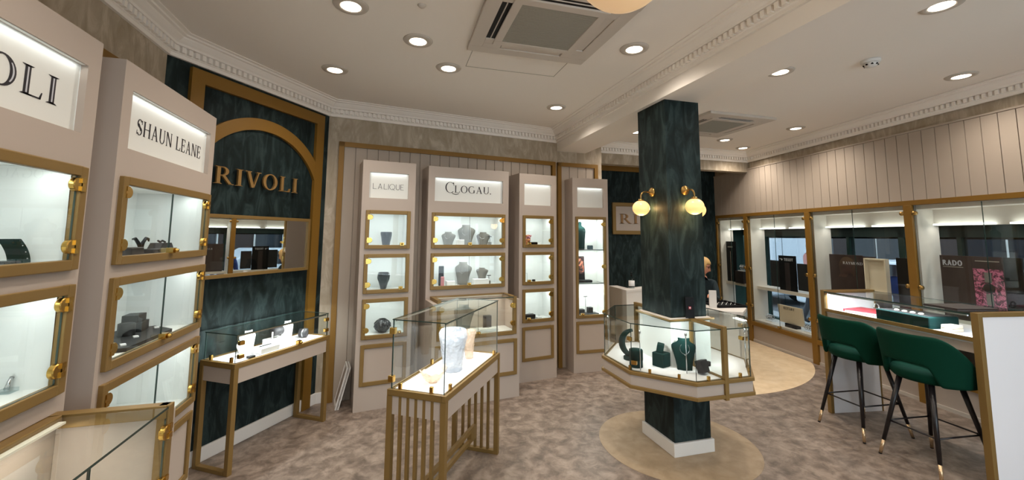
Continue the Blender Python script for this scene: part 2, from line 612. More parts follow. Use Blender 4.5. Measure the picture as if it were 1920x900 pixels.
ZC = 2.95
L0, L1, L2, L3 = (-1.504, -2.6), (-1.504, 3.225), (-0.667, 4.491), (1.995, 4.939)
S_FAR, S_NEAR = 2.86, -6.3

fl = MB()
far = WP(0.0, S_FAR)
near = WP(0.0, S_NEAR)
fl.prism([(-1.7, -2.8), (-1.7, 3.3), (-0.75, 4.7), (2.4, 5.2), (2.4, 6.4), (5.75, 6.4), (WP(0.12, 2.9).x, WP(0.12, 2.9).y), (WP(0.12, S_NEAR).x, WP(0.12, S_NEAR).y)], -0.1, 0.0)
struct('floor', fl, M_floor)
cr = MB()
cr.prism([(2.19 + 0.592 * math.cos(a * PI / 36), 2.955 + 0.592 * math.sin(a * PI / 36)) for a in range(72)], 0.0, 0.002)
struct('floor_inlay', cr, M_oval)
cr = MB()
pts = []
for a in range(0, 91):
    an = PI + a * PI / 90
    p_ = Vector((3.72 + 2.03 * math.cos(an), 5.62 + 2.03 * math.sin(an), 0))
    sd = (p_ - WW0).dot(WN)
    if sd > -0.03:
        p_ = p_ - WN * (sd + 0.03)
    pts.append((p_.x, p_.y))
e1 = WP(-0.03, 2.6)
pts += [(e1.x, e1.y), (2.7, 6.15), (2.7, 5.4)]
pts = [(max(x, 2.68), y) for x, y in pts]
cr.prism(pts, 0.0, 0.002)
struct('floor_inlay', cr, M_cream)

ce = MB()
ce.prism([(-1.75, -2.8), (-1.75, 3.4), (-0.75, 4.75), (2.0, 5.2), (2.4, 5.45), (5.75, 5.45), (WP(0.2, S_NEAR).x, WP(0.2, S_NEAR).y)], ZC, ZC + 0.1)
ce.box((2.5, 5.45, 2.86), (5.9, 6.4, 2.95))
struct('ceiling', ce, M_ceil)
b_ = MB()
b_.box((2.0, -2.6, 2.695), (2.41, 5.4, ZC))
struct('ceiling_beam', b_, M_ceil)
b_ = MB()
b_.box((2.41, 5.32, 2.645), (5.62, 5.45, ZC))
struct('bulkhead_beam', b_, M_beige)

def wall_seg(name, p0, p1, z0, z1, m_, th=0.12):
    """a wall slab whose room side lies on p0 -> p1 (room on the right of that direction)"""
    d = Vector((p1[0] - p0[0], p1[1] - p0[1], 0)).normalized()
    n = Vector((-d.y, d.x, 0)) * th
    mb = MB()
    mb.prism([p0, p1, (p1[0] + n.x, p1[1] + n.y), (p0[0] + n.x, p0[1] + n.y)], z0, z1)
    return struct(name, mb, m_)

wall_seg('wall_left', L0, L1, 0, ZC, M_beige)
wall_seg('wall_green', L1, L2, 0, ZC, M_green)
wall_seg('wall_back', L2, L3, 0, ZC, M_beige)
wall_seg('wall_back', L3, (2.65, 4.97), 0, ZC, M_beige, 0.3)
wall_seg('wall_back_return', (2.65, 4.97), (2.65, 6.2), 0, ZC, M_beige, 0.1)
wall_seg('wall_far', (2.5, 6.2), (5.75, 6.2), 0, 2.86, M_green)
# wall behind the viewpoint: solid at the left, a glazed shop front at the right
mb = MB()
mb.box((-1.62, -2.72, 0), (0.3, -2.6, ZC))
mb.box((0.3, -2.72, 0), (4.6, -2.6, 0.25))
mb.box((0.3, -2.72, 2.45), (4.6, -2.6, ZC))
mb.box((2.4, -2.72, 0.25), (2.5, -2.6, 2.45))
mb.box((4.5, -2.72, 0.25), (4.6, -2.6, 2.45))
struct('wall_rear', mb, M_beige)
mb = MB()
mb.box((0.3, -2.67, 0.25), (2.4, -2.66, 2.45))
mb.box((2.5, -2.67, 0.25), (4.5, -2.66, 2.45))
struct('window_9', mb, M_glass)

# column with its plinth
CX0, CX1, CY0, CY1 = 2.042, 2.362, 2.772, 3.150
mb = MB()
mb.box((CX0, CY0, 0), (CX1, CY1, 2.695))
col = struct('column', mb, M_green)
mb = MB()
mb.box((CX0 - 0.018, CY0 - 0.018, 0), (CX1 + 0.018, CY1 + 0.018, 0.095))
struct('baseboard_column', mb, M_white, bevel=0.006)

# cornice -------------------------------------------------------------
PROF = [(0.0, 2.80), (0.02, 2.80), (0.02, 2.824), (0.028, 2.83), (0.028, 2.872), (0.055, 2.876), (0.06, 2.89), (0.075, 2.90),
        (0.095, 2.918), (0.10, 2.926), (0.118, 2.93), (0.122, 2.94), (0.145, 2.944), (0.145, 2.951), (0.0, 2.951)]
def cornice(name, path, dz=0.0):
    """room lies to the right of the walking direction"""
    mb = MB()
    path = [Vector((x, y, 0)) for x, y in path]
    n = len(path)
    offs = []
    for k in range(n):
        ds = []
        if k > 0:
            ds.append((path[k] - path[k - 1]).normalized())
        if k < n - 1:
            ds.append((path[k + 1] - path[k]).normalized())
        ns = [Vector((d.y, -d.x, 0)) for d in ds]
        b = sum(ns, Vector((0, 0, 0))).normalized()
        offs.append(b / max(0.3, b.dot(ns[0])))
    vs, fs = [], []
    q = len(PROF)
    for k in range(n):
        for d, z in PROF:
            vs.append(path[k] + offs[k] * d + Vector((0, 0, z + dz)))
    for k in range(n - 1):
        for i in range(q):
            j = (i + 1) % q
            fs.append((k * q + i, (k + 1) * q + i, (k + 1) * q + j, k * q + j))
    fs.append(tuple(range(q)))
    fs.append(tuple((n - 1) * q + i for i in range(q - 1, -1, -1)))
    mb.add(vs, fs)
    for k in range(n - 1):
        a, b = path[k], path[k + 1]
        d = (b - a).normalized()
        nn = Vector((d.y, -d.x, 0))
        L = (b - a).length
        cnt = int(L / 0.045)
        for i in range(cnt):
            c = a + d * ((i + 0.5) * L / cnt)
            T = Matrix(((d.x, nn.x, 0, c.x), (d.y, nn.y, 0, c.y), (0, 0, 1, dz), (0, 0, 0, 1)))
            s = MB(T)
            s.box((-0.013, 0.027, 2.833), (0.013, 0.053, 2.871))
            mb.add(s.v, s.f)
    return struct(name, mb, M_ceil)

cornice('trim_1', [L0, L1, L2, (2.0, 4.939), (2.0, -2.6)])
cornice('trim_2', [(2.412, -2.6), (2.412, 5.0)])
pw1, pw2 = WP(0.0, 1.905), WP(0.0, S_NEAR)
cornice('trim_3', [(2.66, 5.318), (pw1.x - 0.02, 5.318), (pw2.x, pw2.y)], dz=-0.003)

# baseboards
def base_strip(name, p0, p1, h=0.1, th=0.018):
    d = Vector((p1[0] - p0[0], p1[1] - p0[1], 0)).normalized()
    n = Vector((d.y, -d.x, 0)) * th
    mb = MB()
    mb.prism([p0, p1, (p1[0] + n.x, p1[1] + n.y), (p0[0] + n.x, p0[1] + n.y)], 0, h)
    struct(name, mb, M_white, bevel=0.004)
base_strip('baseboard_left', L0, (-1.504, 3.215))
base_strip('baseboard_green', L1, L2)
base_strip('baseboard_back', L2, (-0.55, 4.511))
base_strip('baseboard_far', (2.66, 6.2), (5.55, 6.2))

# ------------------------------------------------------------------ slatted panels and gold frames on the back wall
BA = math.atan2(L3[1] - L2[1], L3[0] - L2[0])
T_BACK = Matrix.Translation((L2[0], L2[1], 0)) @ Matrix.Rotation(BA, 4, 'Z')
def slats(mb, x0, x1, z0, z1, pitch, y0=-0.022, y1=0.0, gap=0.006):
    n = max(1, round((x1 - x0) / pitch))
    w_ = (x1 - x0) / n
    mb.box((x0, -0.008, z0), (x1, y1, z1))
    for i in range(n):
        mb.box((x0 + i * w_ + gap / 2, y0, z0), (x0 + (i + 1) * w_ - gap / 2, -0.004, z1))
mb = MB(T_BACK)
slats(mb, 0.155, 2.60, 0.0, 2.50, 0.11)
struct('trim_4', mb, M_slat)
mb = MB(T_BACK)
mb.box((0.105, -0.04, 0.0), (0.155, 0.0, 2.546))
mb.box((0.105, -0.04, 2.497), (2.66, 0.0, 2.546))
mb.box((2.61, -0.04, 0.0), (2.66, 0.0, 2.497))
struct('trim_5', mb, M_goldd)
T_B2 = Matrix.Translation((L3[0], L3[1], 0)) @ Matrix.Rotation(math.atan2(4.97 - L3[1], 2.65 - L3[0]), 4, 'Z')
mb = MB(T_B2)
slats(mb, 0.05, 0.53, 0.0, 2.50, 0.11)
struct('trim_6', mb, M_slat)
mb = MB(T_B2)
mb.box((0.0, -0.04, 0.0), (0.05, 0.0, 2.546))
mb.box((0.0, -0.04, 2.497), (0.58, 0.0, 2.546))
mb.box((0.53, -0.04, 0.0), (0.58, 0.0, 2.497))
struct('trim_7', mb, M_goldd)
mb = MB()
mb.box((2.66, 6.17, 2.70), (4.6, 6.2, 2.815))
struct('trim_8', mb, M_goldd)
# gold strip high on the left wall behind the first cabinets
mb = MB()
mb.box((-1.504, -1.5, 2.497), (-1.464, 3.0, 2.546))
struct('trim_9', mb, M_goldd)
mb = MB(Matrix.Translation((-1.504, 3.0, 0)) @ Matrix.Rotation(PI / 2, 4, 'Z') @ Matrix.Scale(-1, 4, (0, 1, 0)))
struct('trim_9', MB().box((-1.504, -1.5, 0.0), (-1.482, 3.0, 2.497)), M_slat)

# ------------------------------------------------------------------ green wall: gold arch, letters, mirror
GA = math.atan2(L2[1] - L1[1], L2[0] - L1[0])
T_GREEN = Matrix.Translation((L1[0], L1[1], 0)) @ Matrix.Rotation(GA, 4, 'Z')   # x along the wall, -y into the room
mb = MB(T_GREEN)
mb.box((0.15, -0.03, 0.0), (0.245, 0.0, 2.772))
mb.box((1.334, -0.03, 0.0), (1.43, 0.0, 2.772))
mb.box((0.245, -0.03, 2.675), (1.334, 0.0, 2.772))
ac, zc, ro, ri = 0.79, 1.855, 0.70, 0.604
N = 40
fr, bk = [], []
am = math.asin(0.544 / ro)
for r_ in (ro, ri):
    lim = math.asin(0.5441 / r_)
    for k in range(N + 1):
        a = -lim + 2 * lim * k / N
        fr.append((ac + r_ * math.sin(a), zc + r_ * math.cos(a)))
vs = [(x, -0.028, z) for x, z in fr] + [(x, 0.0, z) for x, z in fr]
q = N + 1
fs = []
for k in range(N):
    fs += [(k, q + k, q + k + 1, k + 1), (k, k + 1, 2 * q + k + 1, 2 * q + k), (q + k + 1, q + k, 3 * q + k, 3 * q + k + 1)]
mb.add(vs, fs)
arch = mb.build('wall_arch_frame', M_goldd)
tag(arch, 'flat gold arch inside a tall gold rectangle on the dark green wall', 'wall frame')

t = thing('wall_lettering', 'raised gold RIVOLI letters on the green wall under the arch', 'sign', (L1[0], L1[1], 0), GA)
lay, wd = SERIF.layout('RIVOLI', 0.13)
k_ = 0.775 / wd
for P, ox in lay:
    mb = MB()
    for q_ in P:
        letter_poly(mb, q_, ox, 0.365, 1.974, k_, 0.130, -0.012, 0.018, 0)
    mb.build('letter', M_goldl, t)

t = thing('wall_mirror', 'wide gold framed mirror on the green wall above the glass table', 'mirror', (L1[0], L1[1], 0), GA)
def frame_ring(mb, x0, x1, z0, z1, w_, y0, y1, mi=0):
    mb.box((x0, y0, z0), (x0 + w_, y1, z1), mi)
    mb.box((x1 - w_, y0, z0), (x1, y1, z1), mi)
    mb.box((x0 + w_, y0, z0), (x1 - w_, y1, z0 + w_), mi)
    mb.box((x0 + w_, y0, z1 - w_), (x1 - w_, y1, z1), mi)
mb = MB()
frame_ring(mb, 0.298, 1.285, 1.278, 1.744, 0.025, -0.06, -0.031)
mb.build('frame', M_gold, t, bevel=0.002)
MB().box((0.32, -0.045, 1.30), (1.262, -0.031, 1.722)).build('mirror_glass', M_mirror, t)

# ------------------------------------------------------------------ window wall
def wseg(d0, d1, s0, s1, z0, z1, mb, mi=0):
    mb.box((d0, s0, z0), (d1, s1, z1), mi)
POSTS = [2.757, 1.975, 0.765, -0.49, -1.70, -2.91, -4.12, -5.33]
mb = MB(T_WIN)
wseg(0.0, 0.12, S_NEAR, S_FAR, 0.0, 0.25, mb)
struct('wall_right_base', mb, M_paint)
mb = MB(T_WIN)
wseg(-0.012, 0.0, S_NEAR, S_FAR, 0.0, 0.035, mb)
struct('baseboard_right', mb, M_trimg)
mb = MB(T_WIN)
wseg(0.0, 0.62, S_NEAR, S_FAR, 1.99, ZC, mb)
struct('wall_right', mb, M_beige)
mb = MB(T_WIN)
n_ = int((2.80 - S_NEAR) / 0.12)
wseg(-0.012, 0.0, S_NEAR, 2.80, 1.99, 2.68, mb)
for i in range(n_):
    wseg(-0.028, -0.010, 2.80 - (i + 1) * 0.12 + 0.003, 2.80 - i * 0.12 - 0.003, 1.99, 2.68, mb)
struct('trim_10', mb, M_slat)
mb = MB(T_WIN)
wseg(-0.036, 0.0, S_NEAR, 2.80, 2.682, 2.70, mb)
struct('trim_11', mb, M_slat, bevel=0.003)
mb = MB(T_WIN)
wseg(-0.03, 0.03, S_NEAR, 2.80, 1.942, 1.99, mb)
struct('trim_12', mb, M_goldd, bevel=0.002)
mb = MB(T_WIN)
wseg(-0.03, 0.03, S_NEAR, 2.80, 0.25, 0.306, mb)
struct('trim_13', mb, M_goldd, bevel=0.002)
for k, s in enumerate(POSTS):
    mb = MB(T_WIN)
    wseg(-0.032, 0.03, s - 0.04, s + 0.04, 0.0, 1.942, mb)
    struct('trim_%d' % (14 + k), mb, M_goldd, bevel=0.002)

DB = 0.27       # depth of a window box
for k in range(len(POSTS) - 1):
    s1, s0 = POSTS[k] - 0.04, POSTS[k + 1] + 0.04
    wt = bpy.data.objects.new('window_%d' % (k + 1), None)
    COL.objects.link(wt)
    wt['kind'] = 'structure'
    near_ = k < 4
    # box lining: cheeks, floor, ledge, header
    mb = MB(T_WIN)
    wseg(0.0, DB, s1, s1 + 0.02, 0.30, 1.99, mb)
    wseg(0.0, DB, s0 - 0.02, s0, 0.30, 1.99, mb)
    wseg(0.03, DB + 0.12, s0 - 0.03, s1 + 0.03, 0.27, 0.33, mb)
    wseg(0.03, DB, s0, s1, 1.90, 1.99, mb)
    wseg(DB - 0.05, DB, s0, s1, 1.735, 1.92, mb)
    wseg(0.10, DB + 0.10, s0, s1, 0.80, 0.845, mb)
    mb.build('window_lining', M_lining, wt)
    mb = MB(T_WIN)
    wseg(DB - 0.10, DB - 0.06, s0 + 0.03, (s0 + s1) / 2 - 0.06, 1.738, 1.752, mb)
    wseg(DB - 0.10, DB - 0.06, (s0 + s1) / 2 + 0.06, s1 - 0.03, 1.738, 1.752, mb)
    mb.build('light_strip', M_led, wt)
    lamp('window_light', 'AREA', wt, WP(0.20, (s0 + s1) / 2, 1.73), P_CASE * (0.12 if near_ else 0.08), (1.0, 0.95, 0.88), s1 - s0 - 0.1, 0.05, rot=(0, 0, -WA + PI / 2))
    # two hinged inner panes and fittings
    sm = (s0 + s1) / 2
    for a_, b2 in ((s0 + 0.006, sm - 0.002), (sm + 0.002, s1 - 0.006)):
        mb = MB(T_WIN)
        mb.box((-0.012, a_, 0.312), (-0.006, b2, 1.936), 0, 1)
        mb.build('glass_door', [M_glass, M_gedge], wt)
    for s_, sg in ((s0, 1), (s1, -1)):
        for z_ in (0.55, 1.12, 1.86):
            mb = MB(T_WIN @ Matrix.Translation((-0.02, s_ + sg * 0.02, z_)) @ Matrix.Rotation(PI / 2, 4, 'Y'))
            mb.lathe([(0.0, -0.014), (0.02, -0.014), (0.022, -0.008), (0.022, 0.012), (0.0, 0.014)], 16)
            mb.build('hinge', M_abrass, wt)
    mb = MB(T_WIN)
    mb.box((-0.035, sm - 0.018, 0.315), (0.0, sm + 0.018, 0.345))
    mb.build('lock', M_brass, wt)
    # outer shop window: dark green frame and pane
    mb = MB(T_WIN)
    wseg(0.55, 0.62, s0 - 0.12, s1 + 0.12, 1.62, 2.0, mb)
    wseg(0.55, 0.62, s0 - 0.12, s1 + 0.12, 0.0, 0.32, mb)
    if k != 1:
        wseg(0.55, 0.62, sm - 0.09, sm - 0.02, 0.3, 1.7, mb)
    if k != 1:
        wseg(0.55, 0.62, s1 + 0.02, s1 + 0.06, 0.3, 1.7, mb)
    mb.build('outer_frame', M_shopg, wt)
    mb = MB(T_WIN)
    mb.box((0.58, s0 - 0.06, 0.32), (0.588, s1 + 0.02, 1.62), 0, 1)
    mb.build('outer_pane', [M_wglass, M_gedge], wt)
mb = MB(T_WIN)
wseg(0.66, 0.92, S_NEAR, 3.2, 1.60, 1.95, mb)
wseg(0.62, 0.66, S_NEAR, 3.2, 1.70, 2.95, mb)
struct('trim_30', mb, M_char)
mb = MB(T_WIN)
wseg(0.0, 0.62, S_FAR, S_FAR + 0.06, 0.0, ZC, mb)
struct('wall_right_end', mb, M_shopg)

# ------------------------------------------------------------------ ceiling fittings
LIGHTS = [(-0.287, 2.508), (0.12, 2.85), (0.384, 3.262), (-0.506, 3.565), (1.623, 2.528), (1.601, 3.968), (2.968, 4.62), (3.007, 1.522),
          (2.987, 2.552), (4.485, 2.192), (4.725, 3.874), (4.376, 4.643), (5.02, 4.98), (-0.35, 1.05), (0.5, -0.6), (1.5, 0.5), (3.2, 0.0), (4.3, 0.3), (3.2, -1.5), (-0.5, -1.5)]
LLAB = ['round lit ceiling downlight, nearest the top edge left of the air conditioning unit',
        'round lit downlight between the nearest one and the three toward the green wall corner',
        'round lit downlight beside the ceiling access hatch',
        'round lit downlight nearest the cornice over the gold arch',
        'round lit downlight to the right of the large air conditioning unit',
        'small round lit downlight near the cornice over the blank cabinet signs',
        'small lit downlight just left of the green column top',
        'lit downlight at the top edge of the right ceiling bay',
        'lit downlight half tucked behind the beam edge, near the smoke detector',
        'lit downlight nearest the far right cornice above the slatted panelling',
        'lit downlight to the right of the smaller air conditioning unit',
        'small lit downlight just below the smaller air conditioning unit',
        'smallest lit downlight, farthest away above the corner of the slatted panelling']
for i, (x, y) in enumerate(LIGHTS):
    lab = LLAB[i] if i < len(LLAB) else 'round lit ceiling downlight behind the viewpoint'
    t = thing('ceiling_downlight', lab, 'ceiling light', (x, y, ZC), 0, 'ceiling downlights')
    MB().lathe([(0.057, 0.0), (0.057, -0.008), (0.066, -0.013), (0.096, -0.008), (0.102, 0.0)], 32).build('trim_ring', M_trimg, t)
    MB().lathe([(0.0575, -0.009), (0.054, -0.006), (0.05, -0.003), (0.02, -0.002), (0.0, -0.002)], 32).build('lens', M_lens, t)
    lamp('downlight_lamp', 'SPOT', t, (0, 0, -0.03), P_DOWN * (1.2 if i in (6, 10, 11, 12) else 1.5 if i in (13, 14, 19) else 1.0), C_DOWN, 0.05, spot=math.radians(148), blend=1.0)

def cassette(name, cx, cy, w_, label):
    t = thing(name, label, 'air conditioner', (cx, cy, ZC))
    h = w_ / 2
    mb = MB()
    g = h * 0.54
    sl0, sl1 = h * 0.66, h * 0.80
    # panel: central surround and outer border around four slots
    mb.box((-h, -h, -0.03), (h, -sl1, 0.0)); mb.box((-h, sl1, -0.03), (h, h, 0.0))
    mb.box((-h, -sl1, -0.03), (-sl1, sl1, 0.0)); mb.box((sl1, -sl1, -0.03), (h, sl1, 0.0))
    frame_r(mb, g, sl0, -0.035, 0.0)
    for sx, sy in ((1, 1), (1, -1), (-1, 1), (-1, -1)):
        mb.box((min(sx * g * 0.95, sx * sl1), min(sy * sl0, sy * sl1), -0.03), (max(sx * g * 0.95, sx * sl1), max(sy * sl0, sy * sl1), 0.0))
        mb.box((min(sx * sl0, sx * sl1), min(sy * g * 0.95, sy * sl0), -0.03), (max(sx * sl0, sx * sl1), max(sy * g * 0.95, sy * sl0), 0.0))
    mb.build('panel', M_acw, t, bevel=0.003)
    mb = MB()
    mb.box((-g, -g, -0.030), (g, g, -0.012))
    n = 28
    for i in range(n):
        y_ = -g + (i + 0.5) * 2 * g / n
        mb.box((-g, y_ - 0.006, -0.0315), (g, y_ + 0.006, -0.029))
    mb.build('grille', M_grill, t)
    for a in range(4):
        mb = MB(Matrix.Rotation(a * PI / 2, 4, 'Z'))
        zb_ = -0.024 if a in (1, 2) else -0.010
        mb.box((-g * 0.93, sl0 + 0.001, zb_), (g * 0.93, sl1 - 0.001, -0.004))
        mb.build('slot_back', M_black, t)
        mb = MB(Matrix.Rotation(a * PI / 2, 4, 'Z') @ Matrix.Translation((0, (sl0 + sl1) / 2, -0.02)) @ Matrix.Rotation(math.radians(2 if a in (0, 3) else 76), 4, 'X'))
        q_ = 0.48 if a in (0, 3) else 0.14
        mb.box((-g * 0.92, -(sl1 - sl0) * q_, -0.003), (g * 0.92, (sl1 - sl0) * q_, 0.003))
        mb.build('louvre', M_acw, t)
    return t
def frame_r(mb, a, b, z0, z1):
    mb.box((-b, -b, z0), (b, -a, z1)); mb.box((-b, a, z0), (b, b, z1))
    mb.box((-b, -a, z0), (-a, a, z1)); mb.box((a, -a, z0), (b, a, z1))
cassette('air_conditioner', 0.907, 2.395, 0.89, 'large square ceiling air conditioner with grey grille beside the access hatch')
cassette('air_conditioner', 3.66, 4.03, 0.89, 'smaller looking square ceiling air conditioner behind the green column top')
mb = MB()
for a_, b2 in (((0.51, 2.90), (0.514, 3.19)), ((0.51, 3.186), (1.265, 3.19)), ((1.261, 2.90), (1.265, 3.19))):
    mb.box((a_[0], a_[1], ZC - 0.002), (b2[0], b2[1], ZC + 0.001))
o = mb.build('access_hatch', M_grill)
tag(o, 'thin outline of an access hatch in the ceiling beside the large air conditioner', 'hatch')
t = thing('smoke_detector', 'round white smoke detector on the right ceiling', 'smoke detector', (3.446, 2.188, ZC))
MB().lathe([(0.0, -0.022), (0.058, -0.022), (0.062, -0.014), (0.062, 0.0)], 28).build('base', M_white, t)
MB().lathe([(0.0, -0.052), (0.034, -0.050), (0.044, -0.036), (0.046, -0.022)], 28).build('sensor_head', M_white, t)
mb = MB()
for a in range(8):
    an = a * PI / 4
    mb.box((0.04 * math.cos(an) - 0.006, 0.04 * math.sin(an) - 0.006, -0.044), (0.04 * math.cos(an) + 0.006, 0.04 * math.sin(an) + 0.006, -0.034))
mb.build('sensor_slots', M_black, t)
o = MB().lathe([(0.0, -0.016), (0.012, -0.014), (0.02, -0.008), (0.026, 0.0)], 20, (0.116, 2.388, ZC)).build('ceiling_sensor', M_trimg)
tag(o, 'tiny round ceiling sensor between the nearest downlight and the air conditioner', 'sensor')

# pendant globe cut by the top of the picture
def pendant(loc, label):
    t = thing('pendant_globe', label, 'pendant light', loc, 0, 'globe pendants')
    MB().lathe([(0.148 * math.sin(PI * k / 20) if 0 < k < 20 else 0.0, -0.15 * math.cos(PI * k / 20)) for k in range(20)] + [(0.03, 0.147), (0.03, 0.165), (0.0, 0.165)], 40).build('globe_shade', M_pend, t)
    lamp('pendant_lamp', 'POINT', t, (0, 0.03, 0.20), 6.0, (1.0, 0.80, 0.58), 0.03)
    MB().tube([(0, 0, 0.16), (0, 0, ZC - 2.433 - 0.02)], 0.004, 8).build('rod', M_abrass, t)
    MB().lathe([(0.0, ZC - 2.433 - 0.03), (0.05, ZC - 2.433 - 0.03), (0.055, ZC - 2.433)], 24).build('ceiling_rose', M_abrass, t)
pendant((0.64, 1.046, 2.433), 'large glowing peach globe pendant at the top edge of the picture')

# wall lamps of the column
def wall_lamp(loc, rz, label):
    t = thing('globe_wall_lamp', label, 'wall lamp', loc, rz, 'brass globe lamps on the green column')     # local -y away from the wall
    T = Matrix.Rotation(PI / 2, 4, 'X')
    MB(T).lathe([(0.0, 0.0), (0.036, 0.0), (0.038, 0.008), (0.034, 0.016), (0.016, 0.022), (0.012, 0.03), (0.0, 0.032)], 24).build('wall_plate', M_abrass, t)
    pth = [(0, -0.02, 0)] + [(0, -0.07 - 0.042 * math.sin(a), -0.042 + 0.042 * math.cos(a)) for a in [k * PI / 16 for k in range(9)]] + [(0, -0.112, -0.072)]
    MB().tube(pth, 0.006, 10).build('arm', M_abrass, t)
    MB().lathe([(0.0, -0.060), (0.02, -0.062), (0.022, -0.078), (0.0, -0.078)], 20, (0, -0.112, 0)).build('globe_cap', M_abrass, t)
    gl = [(0.0, -0.062)] + [(0.068 * math.sin(a), -0.062 * math.cos(a)) for a in [PI * k / 18 for k in range(1, 16)]] + [(0.03, 0.056), (0.0, 0.056)]
    MB().lathe(gl, 32, (0, -0.112, -0.134)).build('globe_shade', M_globe, t)
    lamp('globe_lamp_light', 'POINT', t, (0, -0.112, -0.215), P_GLOBE, C_GLOBE, 0.05)
    lamp('globe_lamp_light', 'POINT', t, (0, -0.045 + 0.012, -0.134), P_GLOBE * 0.6, C_GLOBE, 0.02)
ZL = 1.968
wall_lamp((CX0, 2.96, ZL), -PI / 2, 'brass wall lamp with glowing globe on the left face of the column')
wall_lamp((2.2, CY0, ZL), 0.0, 'brass wall lamp with glowing globe on the front face of the column')
wall_lamp((CX1, 2.96, ZL - 0.005), PI / 2, 'glowing globe lamp peeping from the far right side of the column')

# ------------------------------------------------------------------ display cabinets
def hinge_part(parent, x, y, z, sg, mats=None):
    """round clamp hinge: sg = +1 when the frame is to the right (+x)"""
    T = Matrix.Translation((x, y, z)) @ Matrix.Rotation(PI / 2, 4, 'X')
    mb = MB(T)
    mb.lathe([(0.0, -0.008), (0.023, -0.008), (0.0245, -0.005), (0.0245, 0.007), (0.022, 0.010), (0.0, 0.010)], 28, smooth=False)
    mb2 = MB(Matrix.Translation((x, y, z)))
    mb2.box((min(sg * 0.006, sg * 0.026), -0.015, -0.024), (max(sg * 0.006, sg * 0.026), 0.008, -0.006)); mb2.box((min(sg * 0.006, sg * 0.026), -0.015, 0.006), (max(sg * 0.006, sg * 0.026), 0.008, 0.024))
    mb2.box((min(sg * 0.014, sg * 0.028), -0.012, -0.006), (max(sg * 0.014, sg * 0.028), 0.008, 0.006))
    mb.add(mb2.v, mb2.f)
    # points were already transformed: rebuild with an identity matrix
    out = MB()
    out.v = list(mb.v[:len(mb.v) - len(mb2.v)]) + [Vector(v) for v in mb2.v]
    out.f, out.mi, out.sm = mb.f, mb.mi, mb.sm
    return out.build('hinge', mats or M_brass, parent)

def lock_part(parent, x, y, z):
    mb = MB()
    mb.box((x - 0.018, y - 0.022, z - 0.012), (x + 0.018, y + 0.008, z + 0.016))
    c = MB(Matrix.Translation((x, y - 0.022, z + 0.002)) @ Matrix.Rotation(PI / 2, 4, 'X'))
    c.lathe([(0.0, 0.018), (0.009, 0.016), (0.011, 0.0)], 14)
    n = len(mb.v)
    mb.v += c.v
    mb.f += [[i + n for i in f] for f in c.f]
    mb.mi += c.mi
    mb.sm += c.sm
    return mb.build('lock', M_brass, parent)

def glass_front(t, x0, x1, z0, z1, wide, hinge_side, lock_side, fw_=0.034, y=-0.012):
    """a gold door frame with its panes and fittings; returns nothing"""
    mb = MB()
    frame_ring(mb, x0, x1, z0, z1, fw_, y - 0.006, 0.012)
    fr_ = mb.build('door_frame', M_gold, t, bevel=0.0025)
    a, b = x0 + fw_, x1 - fw_
    xm = (a + b) / 2
    spans = [(a + 0.002, xm - 0.002), (xm + 0.002, b - 0.002)] if wide else [(a + 0.002, b - 0.002)]
    for p, q_ in spans:
        MB().box((p, -0.008, z0 + fw_ + 0.002), (q_, -0.002, z1 - fw_ - 0.002), 0, 1).build('glass_door', [M_glass, M_gedge], fr_)
    H = z1 - z0
    sides = [1, -1] if hinge_side == 0 else [hinge_side]
    for sg in sides:
        x = b - 0.008 if sg > 0 else a + 0.008
        zs = (z0 + 0.22 * H, z0 + 0.82 * H) if H < 0.8 else (z0 + 0.06, z0 + 0.5 * H, z1 - 0.09)
        for z in zs:
            hinge_part(fr_, x, -0.008, z, sg)
    lx = xm if wide else (b - 0.045 if lock_side > 0 else a + 0.045)
    lock_part(fr_, lx, -0.012, z0 + fw_ + 0.008)

